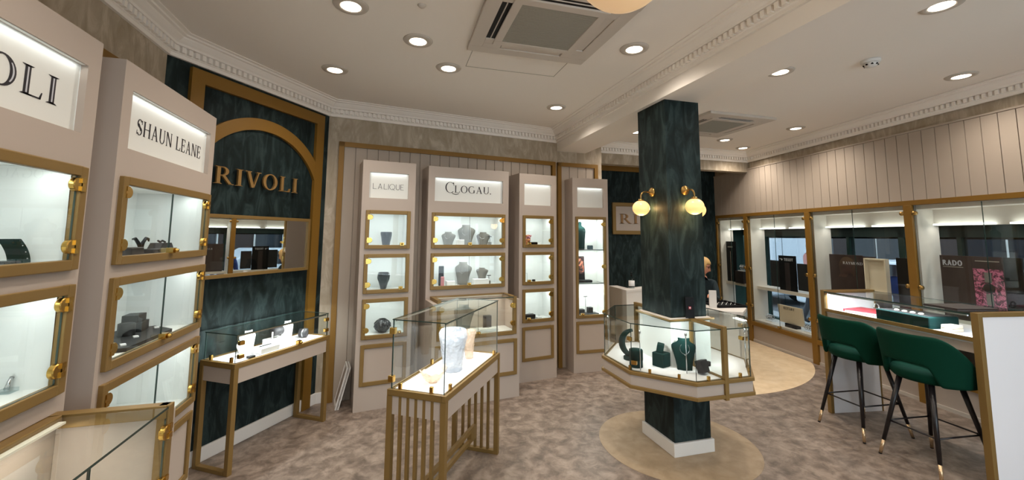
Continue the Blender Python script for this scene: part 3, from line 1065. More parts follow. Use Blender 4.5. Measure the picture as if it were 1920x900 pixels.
SIGN_Z = (1.957, 2.207)
ROWS = [(1.472, 1.836), (1.054, 1.420), (0.638, 1.004), (0.222, 0.588)]
def cabinet(loc, rotz, W, D, label, niches, sign=(0.065, 0.43), logo=None, wide=False, hinge=0, lock=1, panel=True, mx=0.042, panel_rows=None, tall=None, bay=None):
    t = thing('display_cabinet', label, 'display cabinet', loc, rotz)
    H = 2.32
    ft = 0.022
    holes = [(sign[0], sign[1], SIGN_Z[0], SIGN_Z[1])]
    nz = [tall] if tall else [ROWS[i] for i in niches]
    for z0, z1 in nz:
        holes.append((mx + 0.012, W - mx - 0.012, z0 + 0.012, z1 - 0.012))
    holes.sort(key=lambda h: h[2])
    mb = MB()
    zc_ = 0.0
    for (a, b, z0, z1) in holes:
        mb.box((0, 0, zc_), (W, ft, z0))
        mb.box((0, 0, z0), (a, ft, z1))
        mb.box((b, 0, z0), (W, ft, z1))
        zc_ = z1
    mb.box((0, 0, zc_), (W, ft, H))
    mb.box((0, ft, 0), (0.018, D, H))
    mb.box((W - 0.018, ft, 0), (W, D, H))
    mb.box((0.018, D - 0.018, 0), (W - 0.018, D, H))
    mb.box((0.018, ft, H - 0.018), (W - 0.018, D - 0.018, H))
    # white niche linings
    a, b = mx + 0.008, W - mx - 0.008
    for z0, z1 in nz:
        zf, zt = z0 + 0.018, z1 - 0.004
        mb.box((0.018, ft, zf - 0.018), (W - 0.018, D - 0.018, zf), 1)
        mb.box((0.018, ft, zt), (W - 0.018, D - 0.018, zt + 0.016), 1)
        mb.box((a - 0.01, ft, zf), (a, D - 0.03, zt), 1)
        mb.box((b, ft, zf), (b + 0.01, D - 0.03, zt), 1)
        mb.box((a - 0.01, D - 0.032, zf), (b + 0.01, D - 0.02, zt), 1)
    # sign recess cheeks
    s0, s1 = sign
    mb.box((s0 - 0.012, ft, SIGN_Z[0] - 0.012), (s0, 0.03, SIGN_Z[1] + 0.012), 1)
    mb.box((s1, ft, SIGN_Z[0] - 0.012), (s1 + 0.012, 0.03, SIGN_Z[1] + 0.012), 1)
    mb.box((s0, ft, SIGN_Z[0] - 0.012), (s1, 0.03, SIGN_Z[0]), 1)
    mb.box((s0, ft, SIGN_Z[1]), (s1, 0.03, SIGN_Z[1] + 0.012), 1)
    mb.build('carcass', [M_paint, M_caseint], t)
    sp = MB().box((s0 - 0.01, 0.024, SIGN_Z[0] - 0.01), (s1 + 0.01, 0.036, SIGN_Z[1] + 0.01)).build('sign_panel', M_signw, t)
    if logo:
        logo(sp)
    lamp('sign_light', 'AREA', t, ((s0 + s1) / 2, 0.008, SIGN_Z[1] - 0.006), 0.16 * (s1 - s0), C_CASE, s1 - s0 - 0.03, 0.008, rot=(math.radians(20), 0, 0))
    MB().box((s0 + 0.01, 0.003, SIGN_Z[1] - 0.0022), (s1 - 0.01, 0.014, SIGN_Z[1] - 0.0004)).build('light_strip', M_caseint, t)
    for z0, z1 in nz:
        zt = z1 - 0.004
        MB().box((a + 0.01, ft + 0.012, zt - 0.008), (b - 0.01, ft + 0.032, zt - 0.001)).build('light_strip', M_led, t)
        lamp('case_light', 'AREA', t, ((a + b) / 2, ft + 0.05, zt - 0.012), P_CASE * (W - 2 * mx) * (0.7 if tall else 0.125 if D > 0.36 else 0.165), C_CASE, W - 2 * mx - 0.08, 0.03, rot=(math.radians(8), 0, 0))
        glass_front(t, mx, W - mx, z0, z1, wide, hinge, lock)
    for i in (panel_rows if panel_rows is not None else ([3] if panel else [])):
        z0, z1 = ROWS[i]
        mb = MB()
        frame_ring(mb, mx, W - mx, z0, z1, 0.034, -0.012, 0.0)
        mb.build('panel_frame', M_gold, t, bevel=0.0025)
    if bay:
        make_bay(t, W, *bay)
    return t

def make_bay(t, W, dep, mL, mR):
    """the glass topped case that stands proud of the lower half of a cabinet"""
    zt, zf = 0.99, 0.635
    x0, x1 = mL, W - mR
    mb = MB()
    mb.box((0, -dep, 0), (W, -0.0005, zf))                    # plinth
    mb.box((0, -dep, zf), (x0 - 0.001, -0.0005, zt - 0.03))
    mb.box((x1 + 0.001, -dep, zf), (W, -0.0005, zt - 0.03))
    mb.build('bay_plinth', M_paint, t, bevel=0.002)
    mb = MB()
    mb.box((x0, -dep, zt - 0.045), (x0 + 0.04, 0.0, zt))
    mb.box((x1 - 0.04, -dep, zt - 0.045), (x1, 0.0, zt))
    mb.box((x0 + 0.04, -0.04, zt - 0.03), (x1 - 0.04, 0.0, zt))
    mb.box((x0, -dep - 0.008, zf - 0.02), (x0 + 0.035, -dep + 0.03, zt))
    mb.box((x1 - 0.035, -dep - 0.008, zf - 0.02), (x1, -dep + 0.03, zt))
    mb.box((x0 + 0.035, -dep - 0.008, zf - 0.02), (x1 - 0.035, -dep + 0.03, zf + 0.012))
    fr_ = mb.build('bay_frame', M_gold, t, bevel=0.0025)
    MB().box((x0 + 0.005, -dep + 0.01, zf + 0.001), (x1 - 0.005, -0.004, zf + 0.008)).build('bay_floor', M_caseint, t)
    MB().box((x0 + 0.03, -dep - 0.004, zt - 0.012), (x1 - 0.03, -0.03, zt - 0.004), 0, 1).build('glass_top', [M_glass, M_gedge], fr_)
    xm = (x0 + x1) / 2
    for a, b in ((x0 + 0.037, xm - 0.002), (xm + 0.002, x1 - 0.037)):
        MB().box((a, -dep - 0.001, zf + 0.014), (b, -dep + 0.005, zt - 0.014), 0, 1).build('glass_door', [M_glass, M_gedge], fr_)
    for sg, x in ((1, x1 - 0.045), (-1, x0 + 0.045)):
        for z in (zf + 0.09, zt - 0.09):
            hinge_part(fr_, x, -dep - 0.001, z, sg)
    lock_part(fr_, xm, -dep - 0.004, zf + 0.02)
    MB().box((x0 + 0.06, -0.062, zt - 0.022), (x1 - 0.06, -0.042, zt - 0.015)).build('light_strip', M_ledw, t)
    lamp('bay_light', 'AREA', t, ((x0 + x1) / 2, -0.07, zt - 0.026), 1.3 * W, (1.0, 0.90, 0.76), W - 0.2, 0.02, rot=(math.radians(-6), 0, 0))
    mb = MB()
    frame_ring(mb, 0.03, W - 0.03, 0.222, 0.572, 0.034, -dep - 0.012, -dep)
    mb.build('panel_frame', M_gold, t, bevel=0.0025)

# logos on the sign panels (local x/z plane of the cabinet, sign face at y = 0.05)
def logo_lalique(p):
    mb = MB()
    text_polys(mb, THIN, 'LALIQUE', 0.098, 2.046, 0.054, width=0.298, gap=0.10, y=0.0235, depth=0.001)
    mb.build('logo_lettering', M_ink, p)
def logo_shaun(p):
    mb = MB()
    text_polys(mb, SERIFC, 'SHAUN LEANE', 0.160, 2.040, 0.070, width=0.635, gap=0.09, y=0.0235, depth=0.001)
    mb.build('logo_lettering', M_ink, p)
def logo_clogau(p):
    mb = MB()
    big = Lett(0.10, 0.035, 0.05)
    sm_ = Lett(0.12, 0.045, 0.07)
    P, wd = big.glyph('C')
    for q_ in P:
        letter_poly(mb, q_, 0, 0.185, 2.052, 0.128, 0.112, 0.0235, 0.001, 0)
    text_polys(mb, sm_, 'LOGAU', 0.285, 2.056, 0.076, width=0.395, gap=0.10, y=0.0235, depth=0.001)
    for q_ in big.arc(0.30, 0.0, 0.36, 0.20, 200, 330, w=0.05, h=0.06):     # the swash under the L
        letter_poly(mb, q_, 0, 0.262, 2.056, 0.12, 0.11, 0.0235, 0.001, 0)
    for q_ in big.arc(0, 0, 0.06, 0.06, 0, 360, w=0.06, h=0.06, n=10):
        letter_poly(mb, q_, 0, 0.695, 2.060, 0.1, 0.1, 0.0235, 0.001, 0)
    mb.build('logo_lettering', M_ink, p)
def logo_rivoli(p):
    mb = MB()
    F = Lett(0.17, 0.05, 0.10)
    lay, wd = F.layout('RIVOLI', 0.13)
    k = 0.56 / wd
    for P, ox in lay:
        for q_ in P:
            letter_poly(mb, q_, ox, 0.207, 2.028, k, 0.094, 0.0235, 0.001, 0)
    # pale line inside each thick stroke
    G = Lett(0.045, 0.01, 0.0)
    for (P, ox), ch in zip(lay, 'RIVOLI'):
        x = 0.10 + 0.085
        if ch in 'RIL':
            q_ = [(x - .022, .07), (x + .022, .07), (x + .022, .93), (x - .022, .93)]
            letter_poly(mb, q_, ox, 0.207, 2.028, k, 0.094, 0.0224, 0.0004, 1)
        if ch == 'O':
            for a0, a1 in ((-42, 42), (138, 222)):
                for q_ in F.arc(.40, .5, .34, .47, a0, a1, w=.045, h=.01):
                    letter_poly(mb, q_, ox, 0.207, 2.028, k, 0.094, 0.0224, 0.0004, 1)
        if ch == 'V':
            letter_poly(mb, [(.33, .12), (.37, .12), (.15, .94), (.11, .94)], ox, 0.207, 2.028, k, 0.094, 0.0224, 0.0004, 1)
    mb.build('logo_lettering', [M_ink, M_inlay], p)

R = math.radians
CAB = {}
CAB['A'] = cabinet((-1.09, 0.976, 0), PI / 2, 0.92, 0.385, 'nearest white cabinet at the left edge with RIVOLI on its sign', [0, 1], (0.065, 0.855), logo_rivoli, True, 0, 0,
                   panel=False, mx=0.034, bay=(0.335, 0.03, 0.03))
CAB['B'] = cabinet((-1.09, 2.039, 0), PI / 2, 0.92, 0.385, 'white cabinet with SHAUN LEANE sign beside the green wall', [0, 1, 2], (0.065, 0.855), logo_shaun, True, 0, 0, mx=0.034)
CAB['L'] = cabinet((-0.298, 4.171, 0), R(9.6), 0.505, 0.34, 'narrow white cabinet with LALIQUE sign and three black vases', [0, 1, 2], (0.064, 0.435), logo_lalique, False, -1, 1)
CAB['C'] = cabinet((0.332, 4.329, 0), R(8.65), 0.904, 0.295, 'wide white cabinet with CLOGAU sign and projecting glass case', [0, 1], (0.068, 0.836), logo_clogau, True, 0, 0,
                   panel=False, bay=(0.30, 0.045, 0.035))
CAB['T'] = cabinet((1.369, 4.522, 0), R(9.7), 0.490, 0.28, 'narrow white cabinet with blank sign and three small glass doors', [0, 1, 2], (0.064, 0.425), None, False, 1, -1)
CAB['F'] = cabinet((2.095, 4.675, 0), 0.0, 0.478, 0.262, 'white cabinet with blank sign and one tall glass door with shelves', [], (0.062, 0.418), None, False, 1, -1, mx=0.034, tall=(0.632, 1.842))
for z in (1.436, 1.030):
    MB().box((0.045, 0.028, z - 0.004), (0.433, 0.235, z + 0.004), 0, 1).build('glass_shelf', [M_glass, M_gedge], CAB['F'])
    lamp('shelf_light', 'AREA', CAB['F'], (0.239, 0.06, z - 0.012), 2.0, C_CASE, 0.36, 0.03)

# ------------------------------------------------------------------ glass tables
def table_case(name, label, loc, rotz, W, D, z_top, z_glass, front_bars, lock_x):
    t = thing(name, label, 'display table', loc, rotz)
    tb = 0.034
    mb = MB()
    for x in (0, W - tb):
        for y in (0, D - tb):
            mb.box((x, y, 0), (x + tb, y + tb, z_top - 0.035))
    leg_pts = [(x, y) for x in (0, W - tb) for y in (0, D - tb)]
    for x, y in leg_pts:
        MB().box((x, y, 0), (x + tb, y + tb, z_top - 0.035)).build('leg', M_gold, t, bevel=0.002)
    for x in (0, W - tb):
        MB().box((x, tb, 0), (x + tb, D - tb, 0.026)).build('foot_rail', M_gold, t, bevel=0.002)
    mb = MB()
    mb.box((0, 0, z_top - 0.035), (W, 0.03, z_top)); mb.box((0, D - 0.03, z_top - 0.035), (W, D, z_top))
    mb.box((0, 0.03, z_top - 0.035), (0.03, D - 0.03, z_top)); mb.box((W - 0.03, 0.03, z_top - 0.035), (W, D - 0.03, z_top))
    mb.build('rim', M_gold, t, bevel=0.003)
    mb = MB()
    mb.box((0.03, 0.03, z_top - 0.03), (W - 0.03, D - 0.03, z_top - 0.004), 1)
    mb.box((tb, 0.006, z_top - 0.135), (W - tb, 0.024, z_top - 0.035)); mb.box((tb, D - 0.024, z_top - 0.135), (W - tb, D - 0.006, z_top - 0.035))
    mb.box((0.006, tb, z_top - 0.135), (0.024, D - tb, z_top - 0.035)); mb.box((W - 0.024, tb, z_top - 0.135), (W - 0.006, D - tb, z_top - 0.035))
    mb.box((0.024, 0.024, z_top - 0.135), (W - 0.024, D - 0.024, z_top - 0.12))
    mb.build('apron', [M_paint, M_coolw], t)
    i = 0.016
    g = 0.006
    for lo, hi in (((i, i, z_top), (W - i, i + g, z_glass - g)), ((i, D - i - g, z_top), (W - i, D - i, z_glass - g)),
                   ((i, i + g, z_top), (i + g, D - i - g, z_glass - g)), ((W - i - g, i + g, z_top), (W - i, D - i - g, z_glass - g))):
        MB().box(lo, hi, 0, 1).build('glass_side', [M_glass, M_gedge], t)
    MB().box((i - 0.003, i - 0.003, z_glass - g), (W - i + 0.003, D - i + 0.003, z_glass), 0, 1).build('glass_top', [M_glass, M_gedge], t)
    return t
def clip(t, x, y, z, h=0.034, ax='x'):
    mb = MB()
    if ax == 'x':
        mb.box((x - 0.010, y - 0.008, z), (x + 0.010, y + 0.008, z + h))
    else:
        mb.box((x - 0.008, y - 0.010, z), (x + 0.008, y + 0.010, z + h))
    mb.build('clamp', M_brass, t, bevel=0.002)

# standing table in the middle: local x along its long side (front corner -> far corner), y towards its left side
cA = math.atan2(3.161 - 2.390, 0.810 - 0.308)
GT = table_case('glass_display_table', 'free standing gold barred table with tall glass case of crystal', (0.308, 2.390, 0), cA, 0.92, 0.373, 0.72, 1.111, True, 0)
for x_ in (0.005, 0.92 - 0.025):
    for k in range(5):
        y_ = 0.034 + (k + 1) * (0.373 - 0.068) / 6
        MB().box((x_, y_ - 0.009, 0.026), (x_ + 0.02, y_ + 0.009, 0.69)).build('bar', M_gold, GT)
mb = MB()
mb.box((0.034, 0.373 / 2 - 0.012, 0.165), (0.886, 0.373 / 2 + 0.012, 0.195))
mb.box((0.034, 0.373 / 2 - 0.012, 0.095), (0.886, 0.373 / 2 + 0.012, 0.120))
mb.box((0.80, 0.373 / 2 - 0.012, 0.120), (0.886, 0.373 / 2 + 0.012, 0.165))
mb.build('stretcher', M_gold, GT)
for x_, y_, a_ in ((0.10, 0.022, 'x'), (0.022, 0.10, 'y'), (0.022, 0.30, 'y'), (0.84, 0.022, 'x'), (0.50, 0.351, 'x')):
    clip(GT, x_, y_, 0.72, ax=a_)
for z_ in (0.775, 1.045):
    mb = MB()
    mb.box((0.002, 0.338, z_ - 0.018), (0.030, 0.372, z_ + 0.018))
    mb.build('hinge', M_brass, GT, bevel=0.003)
MB().box((0.03, 0.023, 1.096), (0.89, 0.031, 1.104)).build('light_strip', M_grill, GT)
MB().box((0.03, 0.342, 1.096), (0.89, 0.350, 1.104)).build('light_strip', M_grill, GT)
lamp('case_light', 'AREA', GT, (0.46, 0.06, 1.092), 2.4, (0.97, 0.98, 1.0), 0.84, 0.02, rot=(math.radians(12), 0, 0))
lamp('case_light', 'AREA', GT, (0.46, 0.31, 1.092), 2.4, (0.97, 0.98, 1.0), 0.84, 0.02, rot=(math.radians(-12), 0, 0))

WTA = GA
WT = table_case('glass_display_table', 'low glass topped gold table standing against the dark green wall', (-1.003, 3.322, 0), WTA, 0.90, 0.325, 0.72, 0.911, False, 0)
for x_, y_, a_ in ((0.022, 0.25, 'y'), (0.022, 0.06, 'y'), (0.86, 0.25, 'x')):
    clip(WT, x_, y_, 0.72, ax=a_)
lock_part(WT, 0.56, 0.016, 0.735)
for x_, z_ in ((0.05, 0.76), (0.05, 0.85), (0.862, 0.77), (0.862, 0.86)):
    mb = MB()
    mb.box((x_ - 0.02, 0.0, z_ - 0.014), (x_ + 0.02, 0.026, z_ + 0.014))
    mb.build('hinge', M_brass, WT, bevel=0.003)
MB().box((0.03, 0.023, 0.893), (0.87, 0.035, 0.904)).build('light_strip', M_steel, WT)
lamp('case_light', 'AREA', WT, (0.45, 0.05, 0.892), 5.5, (0.95, 0.99, 1.0), 0.82, 0.02, rot=(math.radians(38), 0, 0))

# ------------------------------------------------------------------ island case around the column
IC = Vector((2.2, 2.96, 0))
def octo(k=0.0):
    hx, hy, fx, fy = 0.535 - k, 0.55 - k, 0.235 - k * 0.41, 0.21 - k * 0.41
    return [(-fx, -hy), (fx, -hy), (hx, -fy), (hx, fy), (fx, hy), (-fx, hy), (-hx, fy), (-hx, -fy)]
def core(k=0.0):
    x0, x1, y0, y1 = CX0 - IC.x - k, CX1 - IC.x + k, CY0 - IC.y - k, CY1 - IC.y + k
    fx, fy = 0.08, 0.09
    return [(-fx, y0), (fx, y0), (x1, -fy), (x1, fy), (fx, y1), (-fx, y1), (x0, fy), (x0, -fy)]
def core_ring_in(k):
    x0, x1, y0, y1 = CX0 - IC.x - k, CX1 - IC.x + k, CY0 - IC.y - k, CY1 - IC.y + k
    return [(x0, y0), (x1, y0), (x1, y1), (x0, y1)]
IS = thing('island_display_case', 'eight sided glass case with gold rims fixed round the green column', 'display case', IC)
def octo_ring(mb, kout, kin, z0, z1, mi=0):
    mb.ring(octo(kout), octo(kin), z0, z1, mi)
# inner hole follows the column: split the floor into a ring from octagon to an octagonal list on the rectangle
def to_core(k):
    x0, x1, y0, y1 = CX0 - IC.x - k, CX1 - IC.x + k, CY0 - IC.y - k, CY1 - IC.y + k
    return [(x0, y0), (x1, y0), (x1, y0), (x1, y1), (x1, y1), (x0, y1), (x0, y1), (x0, y0)]
def core_fill(mb, kout, kin, z0, z1, mi=0):
    o, c = octo(kout), core_ring_in(kin)
    quads = [(o[0], o[1], c[1], c[0]), (o[2], o[3], c[2], c[1]), (o[4], o[5], c[3], c[2]), (o[6], o[7], c[0], c[3])]
    tris = [(o[1], o[2], c[1]), (o[3], o[4], c[2]), (o[5], o[6], c[3]), (o[7], o[0], c[0])]
    for p in quads + tris:
        mb.prism(list(p), z0, z1, mi)
mb = MB(); octo_ring(mb, 0.0, 0.05, 0.522, 0.545); mb.build('lower_rim', M_gold, IS, bevel=0.003)
mb = MB(); octo_ring(mb, 0.014, 0.05, 0.545, 0.617); core_fill(mb, 0.05, 0.001, 0.53, 0.56); mb.build('base', M_paint, IS)
mb = MB(); octo_ring(mb, 0.002, 0.045, 0.617, 0.641); mb.build('upper_rim', M_gold, IS, bevel=0.003)
mb = MB(); core_fill(mb, 0.04, 0.001, 0.622, 0.643); mb.build('case_floor', M_coolw, IS)
mb = MB()
c0, c1 = core_ring_in(0.001), core_ring_in(0.016)
for i in range(4):
    j = (i + 1) % 4
    mb.prism([c1[i], c1[j], c0[j], c0[i]], 0.643, 0.966)
mb.build('core_lining', M_caseint, IS)
mb = MB()
c2 = core_ring_in(0.034)
for i in range(4):
    j = (i + 1) % 4
    mb.prism([c2[i], c2[j], c0[j], c0[i]], 0.976, 0.984)
    mb.prism([c1[i], c1[j], c0[j], c0[i]], 0.984, 0.992)
mb.build('collar', M_white, IS)
mb = MB()
for i in range(4):
    j = (i + 1) % 4
    c3 = core_ring_in(0.040)
    mb.prism([c3[i], c3[j], c2[j], c2[i]], 0.974, 0.987)
mb.build('collar_rim', M_gold, IS)
oc = octo(0.022)
oc2 = octo(0.028)
for i in range(8):
    j = (i + 1) % 8
    a, b = Vector((*oc[i], 0)), Vector((*oc[j], 0))
    d = (b - a).normalized()
    n = Vector((d.y, -d.x, 0))
    L = (b - a).length
    T = Matrix(((d.x, -n.x, 0, a.x), (d.y, -n.y, 0, a.y), (0, 0, 1, 0), (0, 0, 0, 1)))
    mb = MB(T)
    mb.box((0.003, 0, 0.643), (L - 0.003, 0.006, 0.968), 0, 1)
    mb.build('glass_side', [M_glass, M_gedge], IS)
mb = MB()
for p in ((oc[0], oc[1]), (oc[4], oc[5])):
    pass
o_, c_ = octo(0.018), core_ring_in(0.040)
mb = MB()
tops = [[o_[0], (0.0, o_[0][1]), (0.0, c_[0][1]), c_[0], o_[7]]]
for p in ([o_[0], (-0.012, o_[0][1]), (-0.012, c_[0][1]), c_[0], (c_[0][0], 0.0), (c_[0][0], c_[3][1]), (-0.012, c_[3][1]), (-0.012, o_[5][1]), o_[5], o_[6], o_[7]],
          [o_[1], o_[2], o_[3], o_[4], (0.012, o_[4][1]), (0.012, c_[2][1]), c_[2], c_[1], (0.012, c_[1][1]), (0.012, o_[1][1])]):
    m2 = MB()
    m2.prism(p[::-1], 0.969, 0.976, 0, 1)
    m2.build('glass_top', [M_glass, M_gedge], IS)
# gold dividers running from the column to the front and to the back rim
for sg in (-1, 1):
    y_out = sg * 0.552
    y_in = sg * 0.205
    lo, hi = min(y_out, y_in), max(y_out, y_in)
    mb = MB()
    mb.box((-0.015, lo, 0.972), (0.015, hi, 0.995))
    ys = sorted((y_out, y_out - sg * 0.03))
    mb.box((-0.015, ys[0], 0.51), (0.015, ys[1], 0.972))
    ys = sorted((y_in, y_in + sg * 0.02))
    mb.box((-0.015, ys[0], 0.645), (0.015, ys[1], 0.972))
    mb.box((-0.012, lo + 0.02, 0.643), (0.012, hi - 0.02, 0.652))
    mb.build('divider_frame', M_gold, IS, bevel=0.002)
    MB().box((-0.003, lo + 0.03, 0.652), (0.003, hi - 0.03, 0.972), 0, 1).build('divider_glass', [M_glass, M_gedge], IS)
def on_edge(i, f, k=0.022):
    o = octo(k)
    a, b = o[i], o[(i + 1) % 8]
    return a[0] + (b[0] - a[0]) * f, a[1] + (b[1] - a[1]) * f
for i, f in ((0, 0.22), (0, 0.80), (7, 0.30), (7, 0.75), (1, 0.25), (6, 0.95)):
    x_, y_ = on_edge(i, f)
    an = math.atan2(octo()[(i + 1) % 8][1] - octo()[i][1], octo()[(i + 1) % 8][0] - octo()[i][0])
    mb = MB(Matrix.Translation((x_, y_, 0)) @ Matrix.Rotation(an, 4, 'Z'))
    mb.box((-0.009, -0.006, 0.641), (0.009, 0.010, 0.672))
    mb.build('clamp', M_brass, IS, bevel=0.002)
x_, y_ = on_edge(6, 0.9)
for i, f, z_ in ((7, 0.05, 0.70), (6, 0.95, 0.86), (2, 0.1, 0.8), (2, 0.1, 0.9)):
    x_, y_ = on_edge(i, f)
    an = math.atan2(octo()[(i + 1) % 8][1] - octo()[i][1], octo()[(i + 1) % 8][0] - octo()[i][0])
    mb = MB(Matrix.Translation((x_, y_, z_)) @ Matrix.Rotation(an, 4, 'Z'))
    mb.box((-0.02, -0.010, -0.014), (0.02, 0.012, 0.014))
    mb.build('hinge', M_brass, IS, bevel=0.002)
for wx, wy in ((2.027, 2.593), (1.748, 2.738), (2.55, 2.60), (1.80, 3.30)):
    x_, y_ = wx - IC.x, wy - IC.y
    mb = MB()
    mb.tube([(x_, y_, 0.643), (x_, y_, 0.90)], 0.0035, 8)
    mb.lathe([(0.0, 0.900), (0.007, 0.902), (0.009, 0.912), (0.007, 0.922), (0.0, 0.925)], 12, (x_, y_, 0))
    mb.build('light_rod', M_steel, IS)
    dx, dy = -x_, -y_
    lamp('rod_light', 'SPOT', IS, (x_, y_, 0.93), 2.6, (0.92, 1.0, 0.98), 0.015, rot=(math.radians(62), 0, math.atan2(dy, dx) - PI / 2), spot=math.radians(120), blend=0.6)

# ------------------------------------------------------------------ glass counter at the right
KA = -WA                                    # local x = into depth (toward the wall), y = along the wall away from the viewer
KT = thing('glass_counter', 'long glass topped counter with white end panels and gold posts', 'counter', (3.935, 3.078, 0), KA)
LEN, DEP = 1.20, 0.53
def kbox(mb, x0, x1, y0, y1, z0, z1, mi=0, emi=None):
    mb.box((x0, y0, z0), (x1, y1, z1), mi, emi)
for y0, y1 in ((-0.032, 0.0), (-1.218, -1.182)):
    mb = MB()
    kbox(mb, 0.03, DEP, y0 + 0.002, y1 - 0.002, 0.0, 1.085)
    pn = mb.build('end_panel', M_coolw, KT)
for y0, y1 in ((-0.036, 0.004), (-1.222, -1.178)):
    mb = MB()
    kbox(mb, -0.002, 0.03, y0, y1, 0.0, 1.112)
    kbox(mb, 0.03, DEP, y0, y1, 1.085, 1.112)
    kbox(mb, DEP, DEP + 0.012, y0, y1, 0.0, 1.112)
    mb.build('gold_post', M_gold, KT, bevel=0.002)
YF, YB = -0.036, -1.178
mb = MB()
kbox(mb, 0.014, DEP, YB, YF, 0.905, 0.938)
mb.build('case_floor', M_coolw, KT)
mb = MB()
kbox(mb, 0.0, 0.014, YB, YF, 0.918, 0.945)
mb.build('gold_edge', M_gold, KT)
mb = MB()
kbox(mb, 0.02, 0.036, YB, YF, 0.840, 0.905)
kbox(mb, 0.036, DEP, YB, YF, 0.885, 0.905)
mb.build('apron', M_paint, KT)
mb = MB()
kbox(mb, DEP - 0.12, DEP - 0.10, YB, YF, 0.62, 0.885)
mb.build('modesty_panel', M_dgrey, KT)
mb = MB()
kbox(mb, DEP - 0.02, DEP, YB, YF, 0.938, 1.10)
mb.build('back_glass', [M_glass], KT)
mb = MB()
kbox(mb, 0.0, DEP, YB, YF, 1.093, 1.103, 0, 1)
mb.build('glass_top', [M_glass, M_gedge], KT)
mb = MB()
kbox(mb, 0.004, 0.010, YB, YF, 0.945, 1.093, 0, 1)
mb.build('glass_front', [M_glass, M_gedge], KT)
mb = MB()
kbox(mb, 0.014, 0.026, YB + 0.03, YF - 0.03, 1.081, 1.092)
mb.build('light_strip', M_steel, KT)
lamp('counter_light', 'AREA', KT, (0.035, (YB + YF) / 2, 1.078), 6.0, (0.86, 0.92, 1.0), 0.02, 1.1, rot=(0, math.radians(-22), 0))

# ------------------------------------------------------------------ bar stools
def sstep(a, b, x):
    t_ = min(1, max(0, (x - a) / (b - a)))
    return t_ * t_ * (3 - 2 * t_)
def bar_stool(loc, rz, label):
    """local +y is the front of the seat"""
    t = thing('bar_stool', label, 'bar stool', loc, rz, 'green velvet bar stools')
    # seat cushion
    mb = MB()
    prof = [(0.0, 0.585), (0.15, 0.585), (0.195, 0.592), (0.215, 0.615), (0.215, 0.640), (0.20, 0.662), (0.15, 0.672), (0.0, 0.675)]
    n = 36
    vs, fs = [], []
    for r_, z in prof:
        for i in range(n):
            a = 2 * PI * i / n
            x, y = math.cos(a), math.sin(a)
            ry = 1.06 if y > 0 else 0.98
            vs.append((x * r_ * 1.04, y * r_ * ry + 0.01, z))
    for k in range(len(prof) - 1):
        for i in range(n):
            j = (i + 1) % n
            fs.append((k * n + i, k * n + j, (k + 1) * n + j, (k + 1) * n + i))
    mb.add(vs, fs, 0, True)
    mb.build('seat', M_velvet, t)
    # wrap-around back with the slot above the seat
    m_phi, m_v = 56, 7
    vs, fs = [], []
    for i in range(m_phi + 1):
        ph = math.radians(-136 + 272 * i / m_phi)
        ap = abs(math.degrees(ph))
        zt = 0.93 - 0.285 * sstep(40, 134, ap) ** 0.95
        zl = 0.722 - 0.135 * sstep(30, 48, ap)
        for k in range(m_v + 1):
            f = k / m_v
            z = zl + (zt - zl) * f
            fl_ = 1.0 + 0.16 * max(0.0, (z - 0.60)) / 0.33
            rr = 0.222 * fl_
            x = math.sin(ph) * rr * 1.06
            y = -math.cos(ph) * rr * 1.0 + 0.01
            vs.append((x, y, z))
    for i in range(m_phi):
        for k in range(m_v):
            a = i * (m_v + 1) + k
            fs.append((a, a + m_v + 1, a + m_v + 2, a + 1))
    mb = MB()
    mb.add(vs, fs, 0, True)
    mb.build('backrest', M_velvet, t, solid=0.034, sub=1)
    feet = [(-0.195, -0.24), (0.195, -0.24), (0.195, 0.24), (-0.195, 0.24)]
    for fx, fy in feet:
        hx, hy = fx * 0.52, fy * 0.52
        P = lambda f: (hx + (fx - hx) * f, hy + (fy - hy) * f, 0.588 * (1 - f))
        MB().tube([P(0), P(0.82)], [0.018, 0.0125], 12).build('leg', M_legb, t)
        MB().tube([P(0.82), P(0.985)], [0.0125, 0.0105], 12).build('leg_tip', M_tip, t)
        MB().tube([P(0.985), P(0.9995)], [0.0105, 0.0105], 12).build('foot_pad', M_black, t)
    f = 1 - 0.255 / 0.588
    q = [(x * 0.52 + (x - x * 0.52) * f, y * 0.52 + (y - y * 0.52) * f, 0.255) for x, y in feet]
    mb = MB()
    for i in range(4):
        a, b = Vector(q[i]), Vector(q[(i + 1) % 4])
        d = (b - a).normalized() * 0.014
        mb.tube([a - d, b + d], 0.006, 8)
    mb.build('footrest', M_legb, t)
    return t
bar_stool((3.868, 2.728, 0), math.radians(-94.8), 'green velvet bar stool nearer the far end of the counter')
bar_stool((3.784, 2.195, 0), math.radians(-95.7), 'green velvet bar stool nearer the viewer by the white counter end')

# ------------------------------------------------------------------ reception desk, bottle, pad
DK = thing('reception_desk', 'white reception desk standing in front of the dark far wall', 'desk')
mb = MB()
mb.prism([(2.88, 4.79), (2.93, 4.82), (2.96, 5.25), (2.91, 5.28)], 0, 0.9)
mb.prism([(2.88, 4.79), (3.45, 5.01), (3.43, 5.06), (2.93, 4.85)], 0, 0.9)
mb.build('front_panel', M_white, DK)
mb = MB()
mb.prism([(2.875, 4.78), (3.46, 5.005), (3.42, 5.15), (3.02, 5.0), (3.03, 5.28), (2.90, 5.29)], 0.9, 0.925)
mb.build('ledge', M_white, DK)
D2 = thing('till_desk', 'lower white desk top carrying a black pad beside the far window', 'desk')
mb = MB()
mb.prism([(3.50, 4.205), (3.90, 3.98), (4.17, 4.20), (4.30, 4.66), (3.62, 4.80)], 0.715, 0.75)
mb.build('desk_top', M_white, D2, bevel=0.003)
mb = MB()
mb.prism([(3.56, 4.22), (3.88, 4.03), (3.90, 4.07), (3.58, 4.26)], 0, 0.715)
